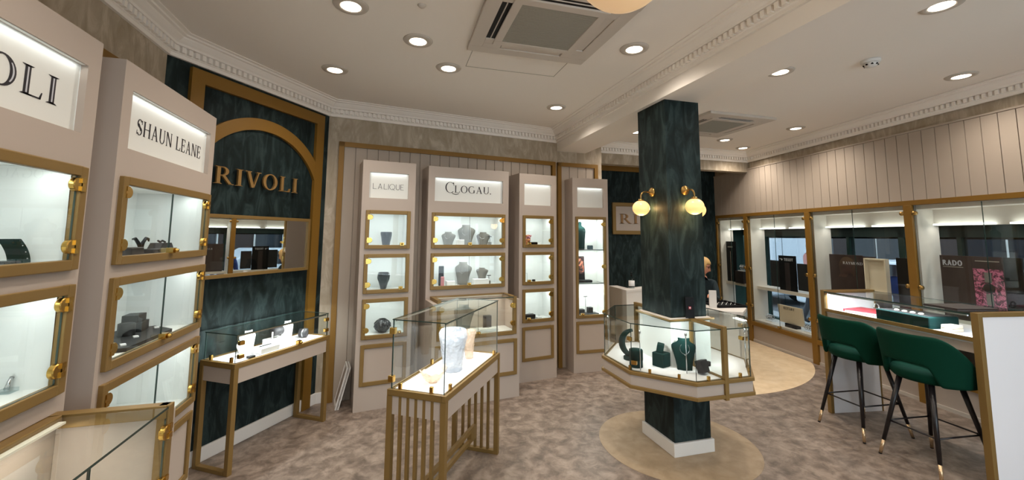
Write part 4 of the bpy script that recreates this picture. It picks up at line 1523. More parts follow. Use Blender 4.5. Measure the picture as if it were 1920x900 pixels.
mb.build('modesty_panel', M_white, D2)
mb = MB()
mb.prism([(3.905, 4.03), (4.13, 4.215), (4.12, 4.255), (3.905, 4.075)], 0, 0.715)
mb.build('side_panel', M_white, D2)
mb = MB()
mb.prism([(3.745, 4.33), (3.815, 4.29), (3.825, 4.31), (3.755, 4.35)], 0.75, 0.955)
o = mb.build('card_terminal_screen', M_white)
tag(o, 'upright white panel on the desk beside the right edge of the column', 'screen')
PD = thing('desk_pad', 'black tray of small pieces lying on the white till desk', 'tray', (4.03, 4.44, 0.75), math.radians(-8))
mb = MB()
mb.box((-0.18, -0.20, 0.0), (0.18, 0.20, 0.012)); frame_b = ((-0.18, -0.20), (0.18, 0.20))
for lo, hi in (((-0.18, -0.20), (0.18, -0.185)), ((-0.18, 0.185), (0.18, 0.20)), ((-0.18, -0.185), (-0.165, 0.185)), ((0.165, -0.185), (0.18, 0.185))):
    mb.box((*lo, 0.012), (*hi, 0.03))
mb.build('tray_body', M_black, PD, bevel=0.002)
mb = MB()
for i in range(5):
    for j in range(3):
        mb.tube([(-0.13 + i * 0.06, -0.08 + j * 0.075, 0.014), (-0.11 + i * 0.06, -0.07 + j * 0.075, 0.022)], 0.008, 8)
mb.build('small_pieces', M_steel, PD)
BT = thing('pump_bottle', 'clear pump bottle with a black pump on the white reception desk', 'bottle', (3.06, 4.955, 0.925))
MB().lathe([(0.0, 0.0), (0.036, 0.0), (0.038, 0.006), (0.038, 0.115), (0.030, 0.138), (0.014, 0.148), (0.014, 0.16), (0.0, 0.16)], 24).build('bottle_body', M_clearp, BT)
MB().lathe([(0.0385, 0.03), (0.039, 0.03), (0.039, 0.10), (0.0385, 0.10)], 24).build('bottle_label', M_wleath, BT)
mb = MB()
mb.lathe([(0.0, 0.16), (0.016, 0.16), (0.016, 0.176), (0.005, 0.178), (0.005, 0.20), (0.010, 0.202), (0.010, 0.21), (0.0, 0.21)], 16)
mb.tube([(0, 0, 0.205), (-0.02, -0.02, 0.205), (-0.028, -0.028, 0.198)], 0.004, 8)
mb.build('pump_head', M_black, BT)
# sign on the far wall
SG = thing('framed_wall_sign', 'white RIVOLI sign in a wooden gold frame on the far dark wall', 'sign', (3.48, 6.2, 0))
SWID = 1.47
MB().box((0.03, -0.022, 1.675), (SWID - 0.03, -0.001, 2.14)).build('sign_board', M_paint, SG)
mb = MB()
frame_ring(mb, 0.0, SWID, 1.644, 2.168, 0.06, -0.04, -0.001)
mb.build('sign_frame', M_gold, SG, bevel=0.003)
lay, wd = SERIF.layout('RIVOLI', 0.15)
for P, ox in lay:
    mb = MB()
    for q_ in P:
        letter_poly(mb, q_, ox, 0.13, 1.822, 1.18 / wd, 0.16, -0.022, 0.014, 0)
    mb.build('letter', M_bronze, SG)

# ------------------------------------------------------------------ white panel leaning by the first narrow cabinet
LP = thing('leaning_frame', 'slim white framed panel leaning on the side of the LALIQUE cabinet', 'frame', (-0.455, 4.275, 0), math.radians(9.6))
T = Matrix.Rotation(math.radians(14), 4, 'Y')
mb = MB(T)
mb.box((0.0, 0.0, 0.0), (0.018, 0.22, 0.38))
mb.build('panel', M_paint, LP)
mb = MB(T)
mb.box((-0.008, 0, 0), (0.026, 0.025, 0.38)); mb.box((-0.008, 0.195, 0), (0.026, 0.22, 0.38))
mb.box((-0.008, 0.025, 0), (0.026, 0.195, 0.025)); mb.box((-0.008, 0.025, 0.355), (0.026, 0.195, 0.38))
mb.build('frame_border', M_white, LP)

# ================================================================== merchandise
def at(key, x, y, z):
    """world point of a cabinet's local point"""
    c = CAB[key]
    a = c.rotation_euler.z
    return (c.location.x + x * math.cos(a) - y * math.sin(a), c.location.y + x * math.sin(a) + y * math.cos(a), z)
def rot(key):
    return CAB[key].rotation_euler.z

def bust(name, loc, rz, w_, h, m_, label, group=None, lean=0.05, necklace=True, deep=0.35):
    """necklace bust: a leaning, curved shield with shoulders and a neck; local -y is its front"""
    t = thing(name, label, 'jewellery bust', loc, rz, group)
    rows = [(0.0, 0.30), (0.10, 0.31), (0.30, 0.36), (0.50, 0.43), (0.66, 0.50), (0.74, 0.50), (0.80, 0.44), (0.86, 0.29), (0.92, 0.225), (1.0, 0.235)]
    n = 12
    vs, fs = [], []
    for f, hw in rows:
        for i in range(n + 1):
            a = -1 + 2 * i / n
            x = a * hw * w_
            y = (1 - math.cos(a * 1.25)) * deep * w_ * 1.1 * (hw / 0.5) + lean * f * f * 1.6 * h * 4 * 0.25
            vs.append((x, y, f * h))
    for k in range(len(rows) - 1):
        for i in range(n):
            a = k * (n + 1) + i
            fs.append((a, a + 1, a + n + 2, a + n + 1))
    mb = MB()
    mb.add(vs, fs, 0, True)
    mb.build('bust_form', m_, t, solid=0.008)
    y0 = 0.02
    MB().box((-0.30 * w_, y0 - 0.012, 0.0), (0.30 * w_, y0 + 0.04, 0.008)).build('foot', m_, t)
    if necklace:
        pts = [(math.sin(a) * 0.2 * w_, -0.006 + lean * 0.45 * h * 0.5 + (1 - math.cos(math.sin(a))) * 0.02 - 0.004, h * (0.86 - 0.34 * math.cos(a / 2) ** 2)) for a in [(-1 + 2 * k / 14) * 2.4 for k in range(15)]]
        MB().tube(pts, 0.0012, 6).build('necklace', M_steel, t)
        MB().lathe([(0.0, -0.006), (0.005, 0.0), (0.0, 0.006)], 8, (0, -0.010 + lean * 0.3 * h * 0.5, h * 0.50)).build('pendant', M_steel, t)
    return t

def full_bust(loc, rz, w_, h, m_, label):
    """rounded mannequin bust with neck"""
    t = thing('mannequin_bust', label, 'jewellery bust', loc, rz)
    prof = [(0.0, 0.0), (0.36, 0.0), (0.40, 0.02), (0.40, 0.12), (0.42, 0.35), (0.47, 0.55), (0.50, 0.68), (0.47, 0.76), (0.36, 0.82), (0.20, 0.86), (0.155, 0.90), (0.15, 0.97), (0.16, 1.0), (0.0, 1.0)]
    MB().lathe([(r_ * w_, z * h) for r_, z in prof], 28, sy=0.62).build('bust_form', m_, t)
    MB().lathe([(0.0, h), (0.10 * w_, h), (0.11 * w_, h + 0.006), (0.0, h + 0.010)], 20, sy=0.7).build('neck_cap', M_black, t)
    return t

def pad(name, loc, rz, w_, d_, h, m_, label, cat='display stand', group=None, top=None, tilt=0.0):
    t = thing(name, label, cat, loc, rz, group)
    T = Matrix.Rotation(tilt, 4, 'X')
    MB(T).box((-w_ / 2, -d_ / 2, 0), (w_ / 2, d_ / 2, h)).build('block', m_, t, bevel=min(0.006, h * 0.25, w_ * 0.2), seg=3)
    if top == 'ring':
        mb = MB(T @ Matrix.Translation((0, 0, h + 0.008)) @ Matrix.Rotation(PI / 2, 4, 'X'))
        mb.tube([(0.009 * math.cos(a), 0.009 * math.sin(a), 0) for a in [2 * PI * k / 14 for k in range(15)]], 0.0018, 6, cap=False)
        mb.build('ring', M_steel, t)
    elif top == 'slot':
        MB(T).box((-w_ * 0.35, -d_ * 0.12, h), (w_ * 0.35, d_ * 0.12, h + 0.004)).build('insert', M_steel, t)
    return t

# vases of the narrow cabinet
def bumpy(prof, c, n, amp, kx, kz, mb, seed=0):
    vs, fs = [], []
    for k, (r_, z) in enumerate(prof):
        for i in range(n):
            a = 2 * PI * i / n
            rr = r_ * (1 + (amp * math.sin(kx * a + seed + 0.8 * math.sin(z * kz)) * math.sin(z * kz + seed + 1.7 * math.sin(3 * a)) if r_ > 0.012 else 0))
            vs.append((c[0] + rr * math.cos(a), c[1] + rr * math.sin(a), c[2] + z))
    for k in range(len(prof) - 1):
        for i in range(n):
            j = (i + 1) % n
            fs.append((k * n + i, k * n + j, (k + 1) * n + j, (k + 1) * n + i))
    fs.append(tuple(range(n - 1, -1, -1)))
    mb.add(vs, fs, 0, True)
def spline(pts, n=6):
    out = []
    for k in range(len(pts) - 1):
        p0, p1, p2, p3 = pts[max(k - 1, 0)], pts[k], pts[k + 1], pts[min(k + 2, len(pts) - 1)]
        for i in range(n):
            t_ = i / n
            q_ = []
            for a in range(2):
                q_.append(0.5 * (2 * p1[a] + (p2[a] - p0[a]) * t_ + (2 * p0[a] - 5 * p1[a] + 4 * p2[a] - p3[a]) * t_ ** 2 + (3 * p1[a] - p0[a] - 3 * p2[a] + p3[a]) * t_ ** 3))
            out.append((max(q_[0], 0.0005), q_[1]))
    out.append(pts[-1])
    return out
def vase(loc, prof, m_, label, amp=0.06, kx=9, kz=60, name='vase', cat='vase', rz=0.0):
    t = thing(name, label, cat, loc, rz)
    mb = MB()
    bumpy(spline(prof), (0, 0, 0), 64, amp, kx, kz, mb)
    mb.build('vase_body', m_, t)
    return t
vz = ROWS[0][0] + 0.019
M_vase = mat('black_crystal', rgb(30, 32, 34), 0.28)
vase(at('L', 0.262, 0.16, ROWS[0][0] + 0.019), [(0.034, 0.0), (0.034, 0.004), (0.038, 0.03), (0.047, 0.08), (0.053, 0.118), (0.053, 0.137), (0.046, 0.137), (0.040, 0.08), (0.028, 0.02), (0.0005, 0.012)], M_vase,
     'black square shouldered vase in the top case of the LALIQUE cabinet', 0.05, 8, 70)
vase(at('L', 0.250, 0.16, ROWS[1][0] + 0.019), [(0.026, 0.0), (0.028, 0.008), (0.044, 0.06), (0.056, 0.105), (0.057, 0.135), (0.050, 0.155), (0.050, 0.160), (0.044, 0.155), (0.05, 0.12), (0.036, 0.05), (0.02, 0.014), (0.0005, 0.012)], M_vase,
     'black ovoid vase in the middle case of the LALIQUE cabinet', 0.07, 7, 60)
vase(at('L', 0.255, 0.16, ROWS[2][0] + 0.019), [(0.030, 0.0), (0.038, 0.006), (0.066, 0.035), (0.077, 0.064), (0.068, 0.096), (0.046, 0.118), (0.034, 0.124), (0.032, 0.128), (0.028, 0.122), (0.05, 0.10), (0.06, 0.064), (0.03, 0.014), (0.0005, 0.012)], M_vase,
     'squat round black vase in the lowest case of the LALIQUE cabinet', 0.10, 10, 90)

# CLOGAU cabinet
z0 = ROWS[0][0] + 0.019
z1 = ROWS[1][0] + 0.019
g = 'grey necklace busts'
rc = rot('C')
bust('necklace_bust', at('C', 0.250, 0.13, z0), rc - 0.55, 0.15, 0.150, M_grey, 'small grey bust at the left of the upper CLOGAU case', g)
bust('necklace_bust', at('C', 0.455, 0.15, z0), rc - 0.55, 0.19, 0.228, M_grey, 'tall grey bust in the middle of the upper CLOGAU case', g)
bust('necklace_bust', at('C', 0.650, 0.13, z0), rc - 0.55, 0.15, 0.150, M_grey, 'small grey bust at the right of the upper CLOGAU case', g)
pad('display_block', at('C', 0.380, 0.10, z0), rc, 0.08, 0.07, 0.068, M_wleath, 'white block before the tall grey bust in the upper CLOGAU case')
def tee(loc, rz, h, label, m_=M_grey, mt=M_blackm):
    t = thing('earring_stand', label, 'display stand', loc, rz)
    MB().box((-0.016, -0.014, 0), (0.016, 0.014, h * 0.40)).build('stand_base', m_, t, bevel=0.002)
    MB().tube([(0, 0, h * 0.40), (0, 0, h)], 0.003, 8).build('post', mt, t)
    MB().box((-0.022, -0.004, h - 0.008), (0.022, 0.004, h)).build('crossbar', mt, t)
tee(at('C', 0.728, 0.11, z0), rc, 0.105, 'little T shaped earring stand beside the right bust of the upper CLOGAU case')
pad('display_card', at('C', 0.198, 0.16, z1), rc, 0.055, 0.02, 0.205, M_blackm, 'narrow dark upright panel at the left of the lower CLOGAU case', 'display card')
bust('necklace_bust', at('C', 0.425, 0.14, z1), rc - 0.55, 0.18, 0.242, M_grey, 'tall grey bust in the lower CLOGAU case', g)
pad('display_block', at('C', 0.630, 0.12, z1), rc, 0.17, 0.09, 0.062, M_wleath, 'low white stand under the small bust in the lower CLOGAU case')
bust('necklace_bust', at('C', 0.640, 0.12, z1 + 0.063), rc - 0.55, 0.13, 0.115, M_grey, 'small grey bust raised on a white stand in the lower CLOGAU case', g, necklace=False)
pad('display_block', at('C', 0.192, 0.08, z1), rc, 0.034, 0.03, 0.10, M_pink, 'slim pink upright piece at the left of the lower CLOGAU case', 'display stand')
pad('display_block', at('C', 0.290, 0.13, z1), rc, 0.09, 0.07, 0.05, M_wleath, 'low white block between the dark panel and the tall bust', top='slot')
tee(at('C', 0.715, 0.09, z1), rc, 0.10, 'little T shaped stand right of the raised bust in the lower CLOGAU case')
zb = 0.644
bust('necklace_bust', at('C', 0.36, -0.12, zb), rc - 0.45, 0.20, 0.26, M_grey, 'large grey bust in the projecting glass case of the CLOGAU cabinet', g)
pad('watch_box', at('C', 0.62, -0.12, zb), rc, 0.08, 0.05, 0.14, M_blackm, 'black upright box in the projecting case of the CLOGAU cabinet', 'box')
pad('display_block', at('C', 0.60, -0.20, zb), rc, 0.20, 0.07, 0.03, M_wleath, 'low white pad with a ring in the projecting CLOGAU case', top='ring')
# blank-sign cabinet
rt_ = rot('T')
t = thing('flower_posy', 'small posy of pink and orange flowers in the top case of the blank sign cabinet', 'flowers', at('T', 0.175, 0.12, ROWS[0][0] + 0.019), rt_)
mb = MB()
mb2 = MB()
for k in range(16):
    a = k * 2.4
    r_ = 0.010 + 0.0022 * k
    c = (r_ * math.cos(a) * 0.8, r_ * math.sin(a) * 0.6, 0.085 + 0.03 * math.cos(k))
    (mb if k % 3 else mb2).lathe([(0.0, -0.012), (0.012, -0.006), (0.016, 0.004), (0.010, 0.010), (0.0, 0.006)], 10, c)
mb.build('pink_blooms', M_pink, t)
mb2.build('orange_blooms', M_orange, t)
MB().lathe([(0.0, 0.0), (0.022, 0.0), (0.026, 0.05), (0.030, 0.078), (0.0, 0.078)], 16).build('pot', M_orange, t)
pad('ring_box', at('T', 0.215, 0.07, ROWS[0][0] + 0.019), rt_, 0.10, 0.05, 0.042, M_black, 'black ring box beside the pink posy', 'box')
pad('display_block', at('T', 0.31, 0.10, ROWS[0][0] + 0.019), rt_, 0.05, 0.04, 0.035, M_wleath, 'small white block to the right of the pink posy', top='ring')
pad('ring_box', at('T', 0.252, 0.12, ROWS[1][0] + 0.019), rt_ + 0.5, 0.036, 0.03, 0.026, M_black, 'tiny black box in the middle case of the blank sign cabinet', 'box')
mb = MB()
P = [(-0.035, 0, 0.0), (-0.035, 0, 0.10), (0.035, 0, 0.10), (0.035, 0, 0.0)]
mb.tube(P, 0.003, 8)
o = mb.build('bracelet_arch', M_clearp)
o.location = at('T', 0.13, 0.12, ROWS[1][0] + 0.019); o.rotation_euler.z = rt_
tag(o, 'clear arch stand in the middle case of the blank sign cabinet', 'display stand')
pad('ring_box', at('T', 0.19, 0.11, ROWS[2][0] + 0.019), rt_, 0.13, 0.07, 0.050, M_black, 'wide black ring tray in the lowest case of the blank sign cabinet', 'box', top='ring')
pad('display_block', at('T', 0.31, 0.10, ROWS[2][0] + 0.019), rt_, 0.06, 0.05, 0.018, M_wleath, 'flat white pad right of the wide black ring tray', top='ring')
# tall cabinet
full_bust(at('F', 0.165, 0.15, 1.442), 0, 0.15, 0.335, M_dgreen, 'tall dark green mannequin bust on the top shelf of the tall glass door')
pad('ring_box', at('F', 0.262, 0.07, 1.442), 0, 0.06, 0.05, 0.05, M_dgreen, 'small dark green block beside the tall mannequin bust', 'box')
t = thing('photo_stand', 'black framed colour photograph on the middle shelf of the tall glass door', 'picture', at('F', 0.165, 0.14, 1.036), 0)
MB(Matrix.Rotation(-0.08, 4, 'X')).box((-0.06, 0.0, 0.02), (0.06, 0.014, 0.32)).build('frame', M_black, t, bevel=0.002)
M_photo = noisy('dancer_print', [(0.35, rgb(22, 18, 22)), (0.5, rgb(60, 40, 40)), (0.6, rgb(190, 120, 96)), (0.72, rgb(170, 44, 60))], nscale=16, detail=3, dist=1.0, rough=0.3)
MB(Matrix.Rotation(-0.08, 4, 'X')).box((-0.048, -0.002, 0.10), (0.048, 0.0, 0.31)).build('print', M_photo, t)
MB().box((-0.06, -0.06, 0.0), (0.13, 0.03, 0.03)).build('stand_base', M_blackm, t, bevel=0.002)
t = thing('earring_stand', 'slim black T stand on a stepped black base on the lowest shelf', 'display stand', at('F', 0.218, 0.12, 0.651), 0)
mb = MB()
mb.box((-0.10, -0.06, 0), (0.15, 0.05, 0.014)); mb.box((-0.10, -0.02, 0.014), (-0.02, 0.05, 0.06)); mb.box((0.03, -0.02, 0.014), (0.09, 0.04, 0.08))
mb.build('stand_base', M_blackm, t)
MB().tube([(0.0, 0, 0.014), (0.0, 0, 0.215)], 0.003, 8).build('post', M_blackm, t)
MB().box((-0.025, -0.004, 0.208), (0.025, 0.004, 0.216)).build('crossbar', M_blackm, t)

# SHAUN LEANE cabinet
rb_ = rot('B')
zB0, zB1 = ROWS[0][0] + 0.019, ROWS[1][0] + 0.019
full_bust(at('B', 0.300, 0.22, zB0), rb_, 0.27, 0.30, M_wleath, 'large white mannequin bust in the top SHAUN LEANE case')
pad('ring_box', at('B', 0.275, 0.055, zB0), rb_, 0.10, 0.05, 0.046, M_blackm, 'square black box at the left of the top SHAUN LEANE case', 'box')
t = thing('twig_stand', 'black twisted branch shaped stand in the top SHAUN LEANE case', 'display stand', at('B', 0.400, 0.085, zB0), rb_)
MB().box((-0.06, -0.03, 0), (0.06, 0.03, 0.010)).build('stand_base', M_blackm, t)
mb = MB()
mb.tube([(0.02, 0, 0.008), (0.01, 0, 0.035), (-0.015, 0, 0.062), (-0.045, 0, 0.085), (-0.065, 0, 0.082)], [0.010, 0.009, 0.008, 0.007, 0.004], 10)
mb.tube([(0.008, 0, 0.036), (0.022, 0, 0.065), (0.045, 0, 0.086), (0.066, 0, 0.082), (0.072, 0, 0.070)], [0.009, 0.008, 0.007, 0.006, 0.003], 10)
mb.build('branch', M_black, t)
pad('display_block', at('B', 0.550, 0.085, zB0), rb_, 0.17, 0.06, 0.032, M_blackm, 'long low black block in the top SHAUN LEANE case')
t = thing('ring_cushion', 'black hexagonal block with a bow shaped ring on top in the SHAUN LEANE case', 'display stand', at('B', 0.735, 0.15, zB0), rb_)
mb = MB(Matrix.Rotation(PI / 2, 4, 'X'))
mb.prism([(-0.06, 0), (0.06, 0), (0.07, 0.03), (0.045, 0.058), (-0.045, 0.058), (-0.07, 0.03)], -0.03, 0.03)
mb.build('block', M_blackm, t)
MB().tube([(-0.035, 0, 0.07), (-0.01, 0, 0.062), (0.01, 0, 0.070), (0.04, 0, 0.062)], 0.005, 8).build('bow', M_black, t)
t = thing('hexagon_tray', 'large black six sided tray of ring stands in the middle SHAUN LEANE case', 'tray', at('B', 0.52, 0.15, zB1), rb_)
mb = MB()
mb.prism([(-0.30, 0.06), (-0.24, -0.11), (0.16, -0.11), (0.27, 0.02), (0.16, 0.14), (-0.20, 0.14)], 0, 0.018)
mb.build('tray_body', M_blackm, t)
MB().box((-0.30, 0.02, 0.018), (-0.12, 0.13, 0.052)).build('step', M_blackm, t)
MB().lathe([(0.0, 0.018), (0.035, 0.018), (0.035, 0.072), (0.03, 0.078), (0.0, 0.078)], 20, (0.03, 0.03, 0)).build('drum', M_blackm, t)
mb = MB()
mb.prism([(0.10, 0.0), (0.21, 0.02), (0.20, 0.11), (0.09, 0.10)], 0.018, 0.065)
mb.prism([(0.10, 0.02), (0.20, 0.03), (0.19, 0.10), (0.10, 0.09)], 0.066, 0.102)
mb.build('stacked_blocks', M_blackm, t)
for px_, py_ in ((-0.19, -0.07), (-0.02, -0.035), (0.20, -0.02)):
    MB(Matrix.Translation((px_, py_, 0.018)) @ Matrix.Rotation(0.6, 4, 'Z')).box((-0.014, -0.010, 0), (0.014, 0.010, 0.006)).build('price_tag', M_wleath, t)
# nearest cabinet
ra_ = rot('A')
t = thing('curved_earring_card', 'dark green curved card with three pairs of studs in the nearest cabinet', 'display card', at('A', 0.812, 0.12, ROWS[0][0] + 0.019), ra_)
mb = MB()
pts = [(0.055 - 0.06 * math.cos(a) * 0.9, 0.085 * math.sin(a)) for a in [k * 1.35 / 8 for k in range(9)]]
prof = [(0.035 * 0 + 0.03 - 0.05 * (f ** 2), 0.088 * f) for f in [k / 8 for k in range(9)]]
for k in range(8):
    (xa, za), (xb, zb_) = prof[k], prof[k + 1]
    mb.prism([(xa - 0.017, za), (xa + 0.017, za), (xb + 0.017, zb_), (xb - 0.017, zb_)], -0.02, 0.02)
o = MB(Matrix.Rotation(PI / 2, 4, 'X'))
o.v = [Vector((v.x, -v.z, v.y)) for v in mb.v]
o.f, o.mi, o.sm = [f[::-1] for f in mb.f], mb.mi, mb.sm
o.build('card', M_dgreen, t)
for k in (2, 4, 6):
    xa, za = prof[k]
    MB().lathe([(0.0, -0.003), (0.003, 0.0), (0.0, 0.003)], 8, (xa, -0.022, za)).build('stud', M_steel, t)
pad('ring_box', at('A', 0.755, 0.10, ROWS[0][0] + 0.019), ra_, 0.06, 0.05, 0.018, M_blackm, 'small flat dark box beside the curved green card', 'box')
t = thing('ring_holder', 'tiny clear ring holder in the second case of the nearest cabinet', 'display stand', at('A', 0.862, 0.12, ROWS[1][0] + 0.019), ra_)
MB().box((-0.022, -0.018, 0), (0.022, 0.018, 0.012)).build('stand_base', M_clearp, t)
MB().tube([(-0.008, 0, 0.012), (0.0, 0, 0.035), (0.010, 0, 0.046)], [0.007, 0.005, 0.006], 10).build('ring', M_steel, t)

# wall table items
def wt(x, y, z=0.0):
    return (-1.003 + x * math.cos(GA) - y * math.sin(GA), 3.322 + x * math.sin(GA) + y * math.cos(GA), 0.7165 + z)
g = 'white necklace busts in the wall table'
bust('necklace_bust', wt(0.165, 0.11), GA - 0.15, 0.095, 0.118, M_wleath, 'front white bust at the left of the low glass table', g, necklace=True)
bust('necklace_bust', wt(0.270, 0.19), GA - 0.15, 0.12, 0.158, M_wleath, 'taller white bust just behind the front one in the low glass table', g, necklace=True)
bust('necklace_bust', wt(0.635, 0.19), GA - 0.15, 0.115, 0.162, M_wleath, 'white bust toward the right end of the low glass table', g, necklace=True)
pad('ring_tray', wt(0.330, 0.10), GA, 0.17, 0.10, 0.042, M_wleath, 'white slotted ring tray in the middle of the low glass table', 'tray', top='slot')
pad('ring_tray', wt(0.505, 0.19), GA, 0.15, 0.12, 0.052, M_wleath, 'deeper white tray behind the slotted tray in the low glass table', 'tray')
t = thing('bangle_stand', 'white arched bangle stand on the deeper white tray', 'display stand', wt(0.505, 0.18, 0.053), GA)
mb = MB()
for x_ in (-0.045, 0.045):
    mb.tube([(x_, 0, 0.0), (x_, 0, 0.055)], 0.005, 8)
mb.build('post', M_wleath, t)
mb = MB(Matrix.Translation((0, 0, 0.055)) @ Matrix.Rotation(PI / 2, 4, 'Y'))
mb.lathe([(0.0, -0.036), (0.036, -0.036), (0.036, 0.036), (0.0, 0.036)], 24)
mb.build('roll', M_blackm, t)
t = thing('bangle_drum', 'short dark grey roll with a bangle at the right end of the low glass table', 'display stand', wt(0.76, 0.16, 0.0415), GA + 0.4)
MB(Matrix.Rotation(PI / 2, 4, 'X')).lathe([(0.0, -0.03), (0.036, -0.03), (0.036, 0.03), (0.0, 0.03)], 24).build('roll', M_blackm, t)
MB(Matrix.Rotation(PI / 2, 4, 'X')).lathe([(0.0372, -0.006), (0.040, -0.004), (0.040, 0.004), (0.0372, 0.006)], 24).build('bangle', M_steel, t)
pad('ring_box', wt(0.160, 0.045), GA, 0.05, 0.035, 0.018, M_blackm, 'little black block in front of the front white bust', 'box')

# crystal in the standing table
vz = 0.7165
vase((0.407, 2.850, vz), [(0.060, 0.0), (0.063, 0.01), (0.066, 0.05), (0.074, 0.11), (0.082, 0.16), (0.090, 0.20), (0.091, 0.235), (0.084, 0.258), (0.078, 0.258), (0.076, 0.20), (0.064, 0.11), (0.054, 0.03), (0.0005, 0.025)], M_crys,
     'large clear crystal vase with raised figures in the standing glass case', 0.045, 9, 55, 'crystal_vase')
vase((0.560, 3.090, vz), [(0.027, 0.0), (0.029, 0.008), (0.032, 0.06), (0.038, 0.13), (0.046, 0.19), (0.042, 0.19), (0.033, 0.13), (0.026, 0.03), (0.0005, 0.024)], M_crysp,
     'smaller peach tinted crystal vase behind the large clear one', 0.085, 6, 70, 'crystal_vase')
t = thing('crystal_bowl', 'shell shaped peach crystal bowl at the near end of the standing glass case', 'bowl', (0.262, 2.650, vz), 0.3)
n, q = 40, 10
vs, fs = [], []
for k in range(q + 1):
    f = k / q
    for i in range(n):
        a = 2 * PI * i / n
        r_ = 0.014 + 0.060 * f ** 0.8
        r_ *= 1 + 0.05 * math.sin(10 * a) * f
        z = 0.006 + 0.055 * f ** 1.7 + 0.028 * f ** 3 * math.cos(a) ** 2 * (1 if math.cos(a) > 0 else 0.5) + 0.006 * f * math.sin(10 * a)
        vs.append((r_ * math.cos(a) * 1.12, r_ * math.sin(a) * 0.82, z))
for k in range(q):
    for i in range(n):
        j = (i + 1) % n
        fs.append((k * n + i, k * n + j, (k + 1) * n + j, (k + 1) * n + i))
fs.append(tuple(range(n - 1, -1, -1)))
mb = MB()
mb.add(vs, fs, 0, True)
mb.build('bowl_body', M_crysp, t, solid=0.006)
MB().lathe([(0.0, 0.0), (0.026, 0.0), (0.022, 0.008), (0.0, 0.010)], 24).build('foot', M_crysp, t)

# island merchandise
zi = 0.6435
bust('necklace_bust', (2.060, 2.650, zi), -0.5, 0.165, 0.222, M_dgreen, 'dark green suede necklace bust at the front of the island case', lean=0.05)
pad('ring_cushion', (2.137, 2.552, zi + 0.009), 0.3, 0.080, 0.05, 0.085, M_blackm, 'square black cushion to the right of the green bust', 'display stand', tilt=-0.28)
pad('display_cube', (1.960, 2.930 - 0.14, zi), 0.35, 0.095, 0.095, 0.100, M_dgreen, 'dark green cube left of the necklace bust in the island case')
pad('ring_cushion', (1.955, 2.80, zi + 0.101), 0.9, 0.075, 0.05, 0.060, M_dgreen, 'small dark green cushion set on the green cube', 'display stand', tilt=0.18)
t = thing('bangle_stand', 'curved dark green crescent bangle stand in the island case', 'display stand', (1.83, 3.00, zi), -0.6)
mb = MB()
mb.tube([(0.03 - 0.095 * math.cos(a), 0, 0.125 - 0.100 * math.sin(a)) for a in [-1.45 + k * 2.85 / 14 for k in range(15)]], [0.008 + 0.017 * math.sin(PI * (k + 1) / 17) for k in range(15)], 12)
mb.build('crescent', M_dgreen, t)
MB().lathe([(0.0, 0.0), (0.055, 0.0), (0.055, 0.02), (0.05, 0.024), (0.0, 0.024)], 24, (0.0, 0.0, 0.0)).build('stand_base', M_dgreen, t)
t = thing('bangle_drum', 'two tier dark green drum at the left corner of the island case', 'display stand', (1.768, 2.825, zi), 0.3)
MB().lathe([(0.0, 0.0), (0.048, 0.0), (0.048, 0.045), (0.044, 0.050), (0.0, 0.050)], 28).build('lower_drum', M_dgreen, t)
MB().lathe([(0.0, 0.051), (0.050, 0.051), (0.050, 0.120), (0.046, 0.125), (0.0, 0.125)], 28).build('upper_drum', M_dgreen, t)
pad('ring_box', (2.30, 2.70, zi), 0.1, 0.03, 0.03, 0.035, M_black, 'tiny black block in the right compartment of the island case', 'box')
t = thing('card_stand', 'black upright card with a small red and white cross propped on the island', 'display card', (2.172, 2.765 - 0.045, 0.9945), -0.45)
MB(Matrix.Rotation(-0.07, 4, 'X')).box((-0.032, -0.008, 0.0), (0.032, 0.008, 0.155)).build('card', M_black, t, bevel=0.002)
mb = MB(Matrix.Rotation(-0.07, 4, 'X'))
mb.box((-0.009, -0.0095, 0.066), (0.009, -0.008, 0.086))
mb.build('emblem_ground', M_red, t)
mb = MB(Matrix.Rotation(-0.07, 4, 'X'))
mb.box((-0.006, -0.0105, 0.074), (0.006, -0.0095, 0.078)); mb.box((-0.002, -0.0105, 0.070), (0.002, -0.0095, 0.082))
mb.build('emblem_cross', M_wleath, t)

# counter items (local frame of the counter)
def kt(x, y, z=0.0):
    return (3.935 + x * math.cos(KA) - y * math.sin(KA), 3.078 + x * math.sin(KA) + y * math.cos(KA), 0.9385 + z)
t = thing('red_book', 'flat red covered book lying under the counter glass', 'book', kt(0.235, -0.255), KA + 0.25)
mb = MB()
mb.box((-0.13, -0.14, 0.0), (0.13, 0.14, 0.004)); mb.box((-0.13, -0.14, 0.020), (0.13, 0.14, 0.024)); mb.box((-0.13, 0.136, 0.004), (0.13, 0.14, 0.020))
mb.build('cover', M_red, t)
MB().box((-0.124, -0.134, 0.004), (0.124, 0.134, 0.020)).build('pages', M_wleath, t)
t = thing('watch_tray', 'deep dark green tray with pale round knobs under the counter glass', 'tray', kt(0.155, -0.70), KA)
MB().box((-0.13, -0.20, 0.0), (0.13, 0.20, 0.085)).build('tray_body', M_dgreen, t, bevel=0.008, seg=3)
mb = MB()
mb.box((-0.11, -0.18, 0.0855), (0.11, 0.18, 0.088))
mb.build('lining', M_blackm, t)
for k in range(4):
    MB().lathe([(0.0, 0.0885), (0.016, 0.0885), (0.017, 0.094), (0.008, 0.099), (0.0, 0.1)], 16, (-0.055, 0.09 - k * 0.06, 0)).build('knob', M_creamb, t)
